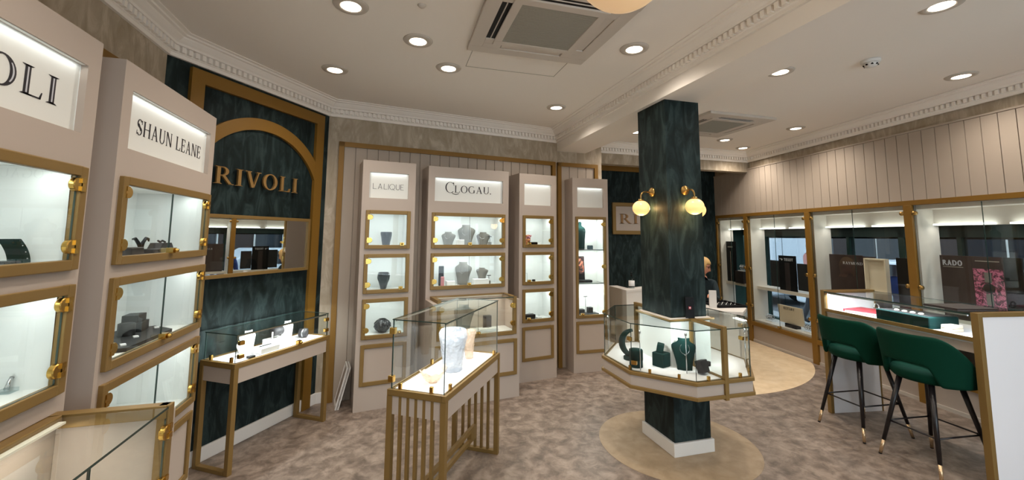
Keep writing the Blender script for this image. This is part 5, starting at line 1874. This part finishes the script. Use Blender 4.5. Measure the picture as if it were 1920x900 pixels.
for k in range(2):
    o = MB().box((-0.05, -0.035, 0.0), (0.05, 0.035, 0.022)).build('small_box', M_creamb, None, bevel=0.002)
    o.location = kt(0.13, -0.965, 0.0225 * k)
    o.rotation_euler.z = KA + 0.1 * k
    tag(o, ['lower cream box stacked beside the dark green tray', 'upper cream box stacked beside the dark green tray'][k], 'box', 'cream boxes in the counter')
t = thing('watch_stand', 'clear stand holding a silver watch behind the red book', 'display stand', kt(0.40, -0.17), KA)
MB().box((-0.035, -0.05, 0), (0.035, 0.05, 0.006)).build('stand_base', M_wleath, t)
mb = MB(Matrix.Rotation(PI / 2, 4, 'X'))
mb.tube([(0.026 * math.cos(a), 0.036 + 0.030 * math.sin(a), 0) for a in [k * 2 * PI / 20 for k in range(21)]], 0.006, 8, cap=False)
mb.build('watch', M_steel, t)
t = thing('folder', 'dark grey flat folder lying on top of the counter glass', 'folder', kt(0.07 + 0.12, -0.98, 0.1655), KA - 0.1)
MB().box((-0.15, -0.12, 0.0), (0.15, 0.12, 0.008)).build('cover', M_char, t, bevel=0.002)
MB().box((-0.146, -0.116, 0.0085), (0.148, 0.118, 0.014)).build('leaf', M_brown, t)

# window displays (local d, s, z of the window wall)
def wthing(name, label, cat, d, s, z, ra=0.0, group=None):
    p = WP(d, s, z)
    return thing(name, label, cat, (p.x, p.y, p.z), -WA + ra, group)     # local x = d (outward), y = s (away from the viewer)
def board_part(t, name, y0, y1, z0, z1, m_, x0=0.0, th=0.012):
    return MB().box((x0, y0, z0), (x0 + th, y1, z1)).build(name, m_, t, bevel=0.0015)
def wtext(t, lett, text, y_right, z, h, width, m_, x=-0.001, name='lettering', part=None):
    """lettering that reads for a viewer inside the shop: text runs toward -y"""
    mb = MB()
    text_polys(mb, lett, text, 0.0, z, h, width=width, y=0.0, depth=0.001)
    o2 = MB()
    o2.v = [Vector((x + v.y, y_right - v.x, v.z)) for v in mb.v]
    o2.f, o2.mi, o2.sm = mb.f, mb.mi, mb.sm
    return o2.build(name, m_, part if part else t)
ZW = 0.845
t = wthing('display_screen', 'three part black display with TISSOT header in the second window', 'display board', 0.14, 1.33, ZW)
c_p = board_part(t, 'centre_panel', -0.155, 0.165, 0.0, 0.50, M_black, -0.012)
board_part(t, 'side_panel', 0.168, 0.35, 0.03, 0.42, M_blackm)
board_part(t, 'side_panel', -0.36, -0.158, 0.03, 0.40, M_blackm)
wtext(t, SANS, 'TISSOT', 0.06, 0.425, 0.038, 0.17, M_inlay, -0.0135)
mb = MB(); [mb.box((-0.0135, a, b), (-0.012, c, d)) for a, b, c, d in ((0.085, 0.438, 0.115, 0.448), (0.095, 0.428, 0.105, 0.458), (0.118, 0.450, 0.140, 0.456))]
mb.build('emblem', M_inlay, t)
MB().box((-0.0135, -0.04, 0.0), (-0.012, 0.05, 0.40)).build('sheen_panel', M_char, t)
t = wthing('display_plaque', 'white ROTARY plaque on a black foot in the lower second window', 'display board', 0.14, 1.32, 0.33)
MB().box((-0.03, -0.10, 0.0), (0.05, 0.10, 0.05)).build('foot', M_black, t)
MB(Matrix.Rotation(-0.10, 4, 'Y')).box((0.0, -0.22, 0.05), (0.02, 0.22, 0.30)).build('plaque', M_creamb, t, bevel=0.002)
wtext(t, SERIF, 'ROTARY', 0.11, 0.245, 0.035, 0.20, M_ink, -0.030)
def watch_rack(s, d, z, label, n=4, h=0.12):
    t = wthing('watch_rack', label, 'watch stand', d, s, z)
    MB().box((-0.03, -0.07, 0), (0.03, 0.07, 0.012)).build('rack_base', M_wleath, t)
    for k in range(n):
        y = -0.052 + k * 0.035
        mb = MB(Matrix.Translation((0, y, h * 0.55)) @ Matrix.Rotation(PI / 2, 4, 'X'))
        mb.tube([(0.024 * math.cos(a), 0.036 * math.sin(a) * (h / 0.12), 0) for a in [q_ * 2 * PI / 16 for q_ in range(17)]], 0.006, 6, cap=False)
        mb.build('watch', M_steel, t)
        MB(Matrix.Translation((-0.026, y, h * 0.62)) @ Matrix.Rotation(-PI / 2, 4, 'Y')).lathe([(0.0, 0.006), (0.014, 0.006), (0.015, 0.0), (0.0, 0.0)], 14).build('watch_face', M_inlay, t)
watch_rack(1.02, 0.14, 0.33, 'silver watches right of the white ROTARY plaque')
watch_rack(1.78, 0.17, 0.33, 'silver watches left of the white ROTARY plaque')
watch_rack(2.30, 0.12, ZW + 0.20, 'silver watches on the grey block of the farthest window', 3)
pad_ = wthing('display_block', 'dark grey block under silver watches in the farthest window', 'display stand', 0.13, 2.32, ZW)
MB().box((-0.06, -0.10, 0.0), (0.06, 0.10, 0.199)).build('block', M_char, pad_, bevel=0.003)
t = wthing('display_screen', 'tall black display board in the farthest window', 'display board', 0.12, 2.56, ZW)
board_part(t, 'centre_panel', -0.11, 0.145, 0.0, 0.69, M_black)
MB().box((-0.004, 0.02, 0.0), (0.0, 0.035, 0.52)).build('silver_strip', M_steel, t)
MB().box((-0.003, -0.03, 0.585), (-0.0005, 0.10, 0.605)).build('header_line', M_grill, t)
t = wthing('cup_stand', 'small white cylinder in the lower farthest window', 'display stand', 0.10, 2.12, 0.33)
MB().lathe([(0.0, 0.0), (0.05, 0.0), (0.05, 0.13), (0.046, 0.135), (0.0, 0.135)], 24).build('cylinder', M_wleath, t)
t = wthing('drape', 'dark teal drape hanging in the farthest window', 'curtain', 0.215, 2.27, 0.46)
mb = MB()
nn = 24
vs = [(0.012 * math.sin(k * 1.4), -0.10 + k * 0.2 / nn, z) for z in (0.0, 1.18) for k in range(nn + 1)]
mb.add(vs, [(k, k + 1, nn + 2 + k, nn + 1 + k) for k in range(nn)], 0, True)
mb.build('cloth', M_tealb, t, solid=0.006)
t = wthing('display_screen', 'dark brown display board with RAYMOND WEIL lettering behind the counter', 'display board', 0.16, 0.33, ZW)
board_part(t, 'centre_panel', -0.12, 0.33, 0.0, 0.555, M_brown)
board_part(t, 'side_panel', -0.27, -0.124, 0.0, 0.545, M_brown)
wtext(t, SERIF, 'RAYMOND WEIL', 0.14, 0.44, 0.032, 0.40, M_inlay, -0.0015)
t = wthing('watch_case_box', 'open cream lined watch box before the brown display board', 'box', 0.09, 0.01, ZW)
mb = MB()
mb.box((0.0, -0.125, 0.15), (0.05, -0.110, 0.53)); mb.box((0.0, 0.110, 0.15), (0.05, 0.125, 0.53))
mb.box((0.0, -0.110, 0.15), (0.05, 0.110, 0.165)); mb.box((0.0, -0.110, 0.515), (0.05, 0.110, 0.53)); mb.box((0.042, -0.110, 0.165), (0.05, 0.110, 0.515))
mb.build('lid', M_creamb, t)
MB().box((-0.06, -0.125, 0.0), (0.05, 0.125, 0.149)).build('box_base', M_char, t, bevel=0.003)
t = wthing('display_screen', 'narrow black display board by the post between the counter windows', 'display board', 0.14, -0.275, ZW)
board_part(t, 'centre_panel', -0.085, 0.085, 0.0, 0.55, M_black)
t = wthing('display_screen', 'wide brown RADO display board with a pink watch picture', 'display board', 0.13, -0.92, ZW)
board_part(t, 'centre_panel', 0.042, 0.30, 0.0, 0.60, M_brown)
board_part(t, 'picture_panel', -0.185, 0.040, 0.0, 0.60, M_brown)
board_part(t, 'side_panel', -0.31, -0.187, 0.0, 0.60, M_black)
MB().box((-0.002, -0.180, 0.15), (-0.0002, 0.036, 0.49)).build('picture', M_poster, t)
wtext(t, Lett(0.22, 0.18, 0.0), 'RADO', 0.275, 0.505, 0.05, 0.16, M_inlay, -0.0015)
MB().box((-0.0015, 0.11, 0.488), (-0.0002, 0.275, 0.494)).build('tagline', M_grill, t)
MB().box((-0.0015, -0.16, 0.555), (-0.0002, 0.015, 0.563)).build('tagline', M_grill, t)
MB().box((-0.0015, -0.16, 0.075), (-0.0002, 0.015, 0.085)).build('tagline', M_grill, t)
mb = MB()
mb.box((-0.006, -0.097, 0.37), (-0.003, -0.047, 0.46)); mb.box((-0.006, -0.097, 0.17), (-0.003, -0.047, 0.27))
mb.build('watch_strap', M_grey, t)
MB(Matrix.Translation((-0.003, -0.072, 0.32)) @ Matrix.Rotation(-PI / 2, 4, 'Y')).lathe([(0.0, 0.006), (0.036, 0.006), (0.042, 0.004), (0.044, 0.0), (0.0, 0.0)], 28).build('watch_dial', M_char, t)
MB().box((0.0, -0.325, 0.0), (0.05, -0.312, 0.60)).build('acrylic_edge', M_clearp, t)
t = wthing('window_tube', 'upright glowing amber tube outside the second counter window', 'light', 0.80, 0.02, 0.6)
MB().tube([(0, 0, 0), (0, 0, 1.0)], 0.014, 10).build('tube', M_amber, t)

# ------------------------------------------------------------------ people
def skin_mesh(name, joints, bones, radii, sub=2):
    me = bpy.data.meshes.new(name)
    me.from_pydata([joints[k] for k in joints], [(list(joints).index(a), list(joints).index(b)) for a, b in bones], [])
    o = bpy.data.objects.new(name, me)
    COL.objects.link(o)
    sk = o.modifiers.new('skin', 'SKIN')
    sk.use_smooth_shade = True
    sv = me.skin_vertices[0].data
    for i, k in enumerate(joints):
        r_ = radii[k]
        sv[i].radius = r_ if isinstance(r_, tuple) else (r_, r_)
        sv[i].use_root = (k == 'pelvis')
    s = o.modifiers.new('sub', 'SUBSURF')
    s.levels = s.render_levels = sub
    dg = bpy.context.evaluated_depsgraph_get()
    me2 = bpy.data.meshes.new_from_object(o.evaluated_get(dg))
    bpy.data.objects.remove(o)
    return me2

def person(label, loc, rz, J, R_, bones, cover, mats, hair, headc, headr, tilt=0.0, glasses=False, yaw=0.0):
    """J joint positions; cover(center) -> material index; headc head centre, headr radii; face looks to local -y"""
    t = thing('person', label, 'person', loc, rz)
    me = skin_mesh('body', J, bones, R_)
    for m_ in mats:
        me.materials.append(m_)
    # head shaped as an ellipsoid with nose, brow, chin, ears; joined to the body mesh
    bm = bmesh.new()
    bm.from_mesh(me)
    HT = Matrix.Translation(headc) @ Matrix.Rotation(yaw, 4, 'Z') @ Matrix.Rotation(tilt, 4, 'X')
    n, q = 28, 20
    rings = []
    for k in range(q + 1):
        v_ = PI * k / q
        z = -math.cos(v_)
        row = []
        for i in range(n):
            a = 2 * PI * i / n
            x, y = math.sin(v_) * math.cos(a), math.sin(v_) * math.sin(a)
            wx = headr[0] * (1 - 0.22 * max(0, -z) ** 1.5)
            px_, py_, pz_ = x * wx, y * headr[1], z * headr[2]
            fr_ = max(0.0, -y)
            if fr_ > 0.85 and abs(x) < 0.22:
                if -0.32 < z < 0.10:
                    py_ -= 0.020 * (1 - abs(x) / 0.22) * (0.10 - z) / 0.42 * 1.4      # nose
                if -0.62 < z < -0.42:
                    py_ -= 0.005                                                      # lips
            if fr_ > 0.6 and 0.08 < z < 0.22 and 0.15 < abs(x) < 0.55:
                py_ += 0.006                                                          # eye sockets
            row.append(bm.verts.new(HT @ Vector((px_, py_, pz_))))
        rings.append(row)
    for k in range(q):
        for i in range(n):
            j = (i + 1) % n
            try:
                f = bm.faces.new((rings[k][i], rings[k][j], rings[k + 1][j], rings[k + 1][i]))
                f.smooth = True
            except ValueError:
                pass
    bmesh.ops.remove_doubles(bm, verts=bm.verts, dist=1e-5)
    for f in bm.faces:
        f.material_index = cover(f.calc_center_median())
        f.smooth = True
    bm.to_mesh(me)
    bm.free()
    b = bpy.data.objects.new('body', me)
    COL.objects.link(b)
    b.parent = t
    # ears and eyes
    for sx in (-1, 1):
        MB(HT).lathe([(0.0, -0.030), (0.012, -0.02), (0.014, 0.0), (0.011, 0.022), (0.0, 0.030)], 10, (sx * headr[0] * 0.98, 0.005, 0.0), sx=0.5).build('ear', mats[0], t)
        MB(HT).lathe([(0.0, -0.010), (0.009, -0.006), (0.012, 0.0), (0.009, 0.006), (0.0, 0.010)], 10, (sx * headr[0] * 0.40, -headr[1] * 0.86, headr[2] * 0.12), sy=0.5).build('eye', M_ink, t)
    MB(HT).box((-0.022, -headr[1] * 0.90, -headr[2] * 0.54), (0.022, -headr[1] * 0.80, -headr[2] * 0.48)).build('mouth', M_pinkc, t)
    # hair shell
    n, q = 36, 16
    vs, fs = [], []
    for k in range(q + 1):
        f = k / q
        for i in range(n):
            a = 2 * PI * i / n
            y = math.sin(a)
            front = max(0.0, -y)
            low = hair['len'] * (1 - 0.96 * front ** 0.6) if front > 0.35 else hair['len']
            if front > 0.35:
                low = hair['len'] if abs(math.cos(a)) > 0.80 else -0.45
            z_top = 1.10
            if low >= 0:
                zl = 0.0 - low
            else:
                zl = 0.48
            ph = f * PI / 2
            if f < 0.5:
                v_ = (f / 0.5) * PI / 2
                z = math.cos(v_) * headr[2] * 1.10
                rr = math.sin(v_)
                z = max(z, zl * headr[2]) if low < 0 else z
            else:
                g_ = (f - 0.5) / 0.5
                z = -g_ * hair['len'] if low >= 0 else zl * headr[2] - g_ * 0.002
                rr = 1.0 - 0.12 * g_ + 0.03 * math.sin(a * 9)
            if low < 0:
                rr = min(rr, math.sqrt(max(0.05, 1 - 0.48 ** 2))) if f >= 0.5 else min(rr, 0.9)
            vs.append((math.cos(a) * rr * headr[0] * 1.16, y * rr * headr[1] * 1.12 + 0.006, z))
    for k in range(q):
        for i in range(n):
            j = (i + 1) % n
            fs.append((k * n + i, k * n + j, (k + 1) * n + j, (k + 1) * n + i))
    mb = MB(HT)
    mb.add(vs, fs, 0, True)
    mb.build('hair', hair['mat'], t, solid=0.012)
    if glasses:
        mb = MB(HT)
        for sx in (-1, 1):
            c = (sx * 0.033, -headr[1] * 0.96, headr[2] * 0.12)
            mb.tube([(c[0] + 0.024 * math.cos(a), c[1], c[2] + 0.019 * math.sin(a)) for a in [k * 2 * PI / 16 for k in range(17)]], 0.003, 6, cap=False)
            mb.tube([(sx * 0.057, -headr[1] * 0.95, headr[2] * 0.14), (sx * headr[0] * 1.02, 0.0, headr[2] * 0.12)], 0.003, 6)
        mb.build('glasses', M_black, t)
    return t

def hand(J, R_, bones, side, wrist, dirv, down=(0, 0, -0.3)):
    """palm and five curled fingers hung on the wrist joint"""
    d = Vector(dirv).normalized()
    u_ = Vector((0, 0, 1))
    lat = d.cross(u_).normalized() * (1 if side == 'r' else -1)
    w_ = Vector(J[wrist])
    palm = w_ + d * 0.055
    J['palm_' + side] = tuple(palm)
    R_['palm_' + side] = (0.032, 0.015)
    bones.append((wrist, 'palm_' + side))
    for k, (off, ln) in enumerate(((-0.027, 0.060), (-0.009, 0.072), (0.009, 0.078), (0.027, 0.068))):
        a = palm + d * 0.030 + lat * off
        b = a + d * ln * 0.5 + Vector((0, 0, -0.008))
        c = b + d * ln * 0.4 + Vector((0, 0, -0.022))
        for nm, p_, r_ in (('a', a, 0.0095), ('b', b, 0.0085), ('c', c, 0.0075)):
            J['f%d%s_%s' % (k, nm, side)] = tuple(p_)
            R_['f%d%s_%s' % (k, nm, side)] = r_
        bones += [('palm_' + side, 'f%da_%s' % (k, side)), ('f%da_%s' % (k, side), 'f%db_%s' % (k, side)), ('f%db_%s' % (k, side), 'f%dc_%s' % (k, side))]
    a = w_ + d * 0.030 + lat * 0.030
    b = a + d * 0.030 + lat * 0.022 + Vector((0, 0, -0.006))
    c = b + d * 0.026 + lat * 0.004 + Vector((0, 0, -0.008))
    for nm, p_, r_ in (('a', a, 0.011), ('b', b, 0.0095), ('c', c, 0.008)):
        J['t%s_%s' % (nm, side)] = tuple(p_)
        R_['t%s_%s' % (nm, side)] = r_
    bones += [(wrist, 'ta_' + side), ('ta_' + side, 'tb_' + side), ('tb_' + side, 'tc_' + side)]

# seated woman at the till desk, facing local -y, seat height 0.48
J = {'pelvis': (0, 0.05, 0.53), 'waist': (0, 0.04, 0.68), 'chest': (0, -0.01, 0.86), 'neck0': (0, -0.05, 1.00), 'neck1': (0, -0.085, 1.075),
     'sho_r': (-0.155, -0.03, 0.955), 'sho_l': (0.145, -0.03, 0.945), 'elb_r': (-0.205, -0.12, 0.745), 'elb_l': (0.165, -0.13, 0.745),
     'wri_r': (-0.13, -0.30, 0.835), 'wri_l': (0.08, -0.30, 0.835), 'hip_r': (-0.095, 0.03, 0.50), 'hip_l': (0.095, 0.03, 0.50),
     'kne_r': (-0.11, -0.36, 0.50), 'kne_l': (0.11, -0.36, 0.50), 'ank_r': (-0.11, -0.34, 0.085), 'ank_l': (0.11, -0.34, 0.085),
     'toe_r': (-0.11, -0.47, 0.035), 'toe_l': (0.11, -0.47, 0.035)}
R_ = {'pelvis': (0.15, 0.11), 'waist': (0.125, 0.095), 'chest': (0.145, 0.105), 'neck0': 0.058, 'neck1': 0.050, 'sho_r': 0.062, 'sho_l': 0.062, 'elb_r': 0.042, 'elb_l': 0.042,
      'wri_r': 0.027, 'wri_l': 0.027, 'hip_r': 0.085, 'hip_l': 0.085, 'kne_r': 0.060, 'kne_l': 0.060, 'ank_r': 0.040, 'ank_l': 0.040, 'toe_r': 0.034, 'toe_l': 0.034}
bones = [('pelvis', 'waist'), ('waist', 'chest'), ('chest', 'neck0'), ('neck0', 'neck1'), ('chest', 'sho_r'), ('chest', 'sho_l'), ('sho_r', 'elb_r'), ('sho_l', 'elb_l'), ('elb_r', 'wri_r'), ('elb_l', 'wri_l'),
         ('pelvis', 'hip_r'), ('pelvis', 'hip_l'), ('hip_r', 'kne_r'), ('hip_l', 'kne_l'), ('kne_r', 'ank_r'), ('kne_l', 'ank_l'), ('ank_r', 'toe_r'), ('ank_l', 'toe_l')]
hand(J, R_, bones, 'r', 'wri_r', (0.25, -1, -0.05))
hand(J, R_, bones, 'l', 'wri_l', (-0.25, -1, -0.05))
def cover_w(c):
    if c.z > 1.035:
        return 0
    if c.y < -0.315 and 0.70 < c.z < 0.88:
        return 0
    if c.z < 0.075:
        return 2
    return 1
person('blonde person with glasses and dark clothes bent over the black tray', (4.31, 5.10, 0), math.radians(-36), J, R_, bones, cover_w, [M_skin, M_cloth, M_black],
       {'len': 0.145, 'mat': M_hair}, (0, -0.125, 1.195), (0.074, 0.092, 0.118), tilt=math.radians(16), glasses=True, yaw=math.radians(72))
t = thing('desk_chair', 'dark office chair under the seated person', 'chair', (4.31, 5.10, 0), math.radians(-36))
MB().box((-0.22, -0.20, 0.36), (0.22, 0.22, 0.415)).build('seat', M_blackm, t, bevel=0.02, seg=3)
MB().box((-0.20, 0.245, 0.46), (0.20, 0.285, 0.86)).build('backrest', M_blackm, t, bevel=0.015, seg=3)
MB().box((-0.03, 0.20, 0.38), (0.03, 0.245, 0.60)).build('back_post', M_black, t)
MB().tube([(0, 0, 0.36), (0, 0, 0.07)], 0.025, 12).build('column', M_steel, t)
for k in range(5):
    a = k * 2 * PI / 5
    MB().tube([(0, 0, 0.085), (0.26 * math.cos(a), 0.26 * math.sin(a), 0.05)], [0.02, 0.014], 8).build('leg', M_black, t)
    MB().lathe([(0.0, 0.0), (0.02, 0.004), (0.025, 0.025), (0.02, 0.046), (0.0, 0.05)], 12, (0.26 * math.cos(a), 0.26 * math.sin(a), 0)).build('castor', M_black, t)

def walker(label, loc, rz, top, hairm, ln):
    J = {'pelvis': (0, 0.0, 0.92), 'waist': (0, 0.0, 1.08), 'chest': (0, -0.005, 1.28), 'neck0': (0, 0.0, 1.42), 'neck1': (0, -0.015, 1.49),
         'sho_r': (-0.18, 0.0, 1.38), 'sho_l': (0.18, 0.0, 1.38), 'elb_r': (-0.235, 0.04, 1.12), 'elb_l': (0.235, -0.01, 1.12), 'wri_r': (-0.22, -0.06, 0.89), 'wri_l': (0.22, -0.10, 0.90),
         'hip_r': (-0.09, 0, 0.88), 'hip_l': (0.09, 0, 0.88), 'kne_r': (-0.095, -0.09, 0.49), 'kne_l': (0.095, 0.03, 0.48), 'ank_r': (-0.095, -0.10, 0.085), 'ank_l': (0.095, 0.16, 0.10),
         'toe_r': (-0.10, -0.23, 0.035), 'toe_l': (0.10, 0.04, 0.04)}
    R_ = {'pelvis': (0.155, 0.115), 'waist': (0.145, 0.11), 'chest': (0.165, 0.12), 'neck0': 0.062, 'neck1': 0.052, 'sho_r': 0.07, 'sho_l': 0.07, 'elb_r': 0.05, 'elb_l': 0.05, 'wri_r': 0.03, 'wri_l': 0.03,
          'hip_r': 0.09, 'hip_l': 0.09, 'kne_r': 0.062, 'kne_l': 0.062, 'ank_r': 0.042, 'ank_l': 0.042, 'toe_r': 0.036, 'toe_l': 0.036}
    bones = [('pelvis', 'waist'), ('waist', 'chest'), ('chest', 'neck0'), ('neck0', 'neck1'), ('chest', 'sho_r'), ('chest', 'sho_l'), ('sho_r', 'elb_r'), ('sho_l', 'elb_l'), ('elb_r', 'wri_r'), ('elb_l', 'wri_l'),
             ('pelvis', 'hip_r'), ('pelvis', 'hip_l'), ('hip_r', 'kne_r'), ('hip_l', 'kne_l'), ('kne_r', 'ank_r'), ('kne_l', 'ank_l'), ('ank_r', 'toe_r'), ('ank_l', 'toe_l')]
    hand(J, R_, bones, 'r', 'wri_r', (0.05, -0.3, -0.9))
    hand(J, R_, bones, 'l', 'wri_l', (-0.05, -0.3, -0.9))
    def cov(c):
        if c.z > 1.44:
            return 0
        if abs(c.x) > 0.165 and c.z < 0.89:
            return 0
        if c.z < 0.075:
            return 3
        return 1 if c.z > 0.84 else 2
    return person(label, loc, rz, J, R_, bones, cov, [M_skin, top, M_trous, M_black], {'len': ln, 'mat': hairm}, (0, -0.03, 1.60), (0.073, 0.092, 0.118))
ZG = -0.10
p_ = WP(1.75, 1.08, ZG - 0.28)
walker('pedestrian in a blue jacket with grey hair outside the counter window', (p_.x, p_.y, p_.z), math.radians(100), M_blue, M_greyh, 0.03)
p_ = WP(2.6, 3.62, ZG - 0.05)
walker('pedestrian in a dusty pink coat with grey hair outside the second window', (p_.x, p_.y, p_.z), math.radians(60), M_pinkc, M_greyh, 0.06)

# ------------------------------------------------------------------ street outside
mb = MB(T_WIN)
mb.box((0.62, -14, ZG - 0.4), (3.0, 22, ZG - 0.05))
struct('pavement', mb, M_pave)
mb = MB(T_WIN)
mb.box((3.0, -14, ZG - 0.5), (9.5, 22, ZG - 0.15))
struct('road', mb, M_road)
def building(label, s0, s1, d0, h, mw, cols, rows):
    t = thing('street_building', label, 'building')
    mb = MB(T_WIN)
    mb.box((d0, s0, ZG - 0.2), (d0 + 3.0, s1, h))
    mb.build('facade', mw, t)
    for i in range(cols):
        for j in range(rows):
            sc = s0 + (i + 0.5) * (s1 - s0) / cols
            z0_ = 0.5 + j * 2.6
            wv = MB(T_WIN)
            ww = (s1 - s0) / cols * 0.32
            frame = ((sc - ww, sc + ww),)
            wv.box((d0 - 0.05, sc - ww, z0_), (d0 - 0.01, sc + ww, z0_ + 1.5))
            f_ = wv.build('window', M_white, t)
            wv = MB(T_WIN)
            for a_, b2 in ((sc - ww + 0.06, sc - 0.03), (sc + 0.03, sc + ww - 0.06)):
                wv.box((d0 - 0.07, a_, z0_ + 0.06), (d0 - 0.051, b2, z0_ + 1.44))
            wv.build('pane', M_dglass, f_)
    return t
building('pale rendered building across the street beyond the second window', 10.6, 26.0, 9.6, 7.0, M_render, 7, 2)
building('dark brick building across the street beyond the counter windows', -14.0, 10.2, 9.6, 6.0, M_brick, 7, 2)
def car(label, s, d, m_, van=False):
    c = WP(d, s, ZG - 0.15)
    t = thing('parked_van' if van else 'parked_car', label, 'van' if van else 'car', (c.x, c.y, c.z), -WA)       # local y along the street
    if van:
        side = [(-2.4, 0.30), (2.45, 0.30), (2.50, 0.95), (2.15, 1.25), (1.55, 2.05), (-2.4, 2.10)]
        gl = [(1.05, 1.25), (1.98, 1.25), (1.50, 1.92), (1.05, 1.95)]
    else:
        side = [(-2.1, 0.28), (2.1, 0.28), (2.15, 0.70), (1.3, 0.88), (0.55, 1.40), (-1.0, 1.42), (-1.75, 0.98), (-2.12, 0.92)]
        gl = [(-1.35, 0.98), (1.05, 0.94), (0.48, 1.34), (-0.95, 1.36)]
    W2 = 0.85
    mb = MB()
    n = len(side)
    vs = [(-W2, y, z) for y, z in side] + [(W2, y, z) for y, z in side]
    fs = [tuple(range(n)), tuple(range(2 * n - 1, n - 1, -1))] + [((i + 1) % n, i, n + i, n + (i + 1) % n) for i in range(n)]
    mb.add(vs, fs)
    mb.build('car_body', m_, t, bevel=0.06, seg=3)
    for sx in (-1, 1):
        mb = MB()
        x = sx * (W2 + 0.004)
        nn = len(gl)
        mb.add([(x, y, z) for y, z in gl] + [(x - sx * 0.02, y, z) for y, z in gl],
               [tuple(range(nn)), tuple(range(2 * nn - 1, nn - 1, -1))] + [((i + 1) % nn, i, nn + i, nn + (i + 1) % nn) for i in range(nn)])
        mb.build('side_window', M_dglass, t)
        for y in (-1.35, 1.4):
            mb = MB(Matrix.Translation((sx * (W2 - 0.06), y, 0.32)) @ Matrix.Rotation(PI / 2, 4, 'Y'))
            mb.lathe([(0.0, -0.10), (0.19, -0.10), (0.30, -0.09), (0.32, -0.05), (0.32, 0.05), (0.30, 0.09), (0.19, 0.10), (0.0, 0.10)], 24)
            wl = mb.build('wheel', M_tyre, t)
            MB(Matrix.Translation((sx * (W2 + 0.045), y, 0.32)) @ Matrix.Rotation(PI / 2, 4, 'Y')).lathe([(0.0, -0.01), (0.18, -0.01), (0.19, 0.0), (0.18, 0.01), (0.0, 0.01)], 20).build('hub', M_steel, wl)
    return t
car('white van parked in the street beyond the second window', 8.6, 4.6, M_carw, True)
car('grey car parked in the street beyond the pink watch picture', -1.6, 4.4, M_card)
car('white car parked in the street beyond the brown display board', 3.3, 4.6, M_carw)
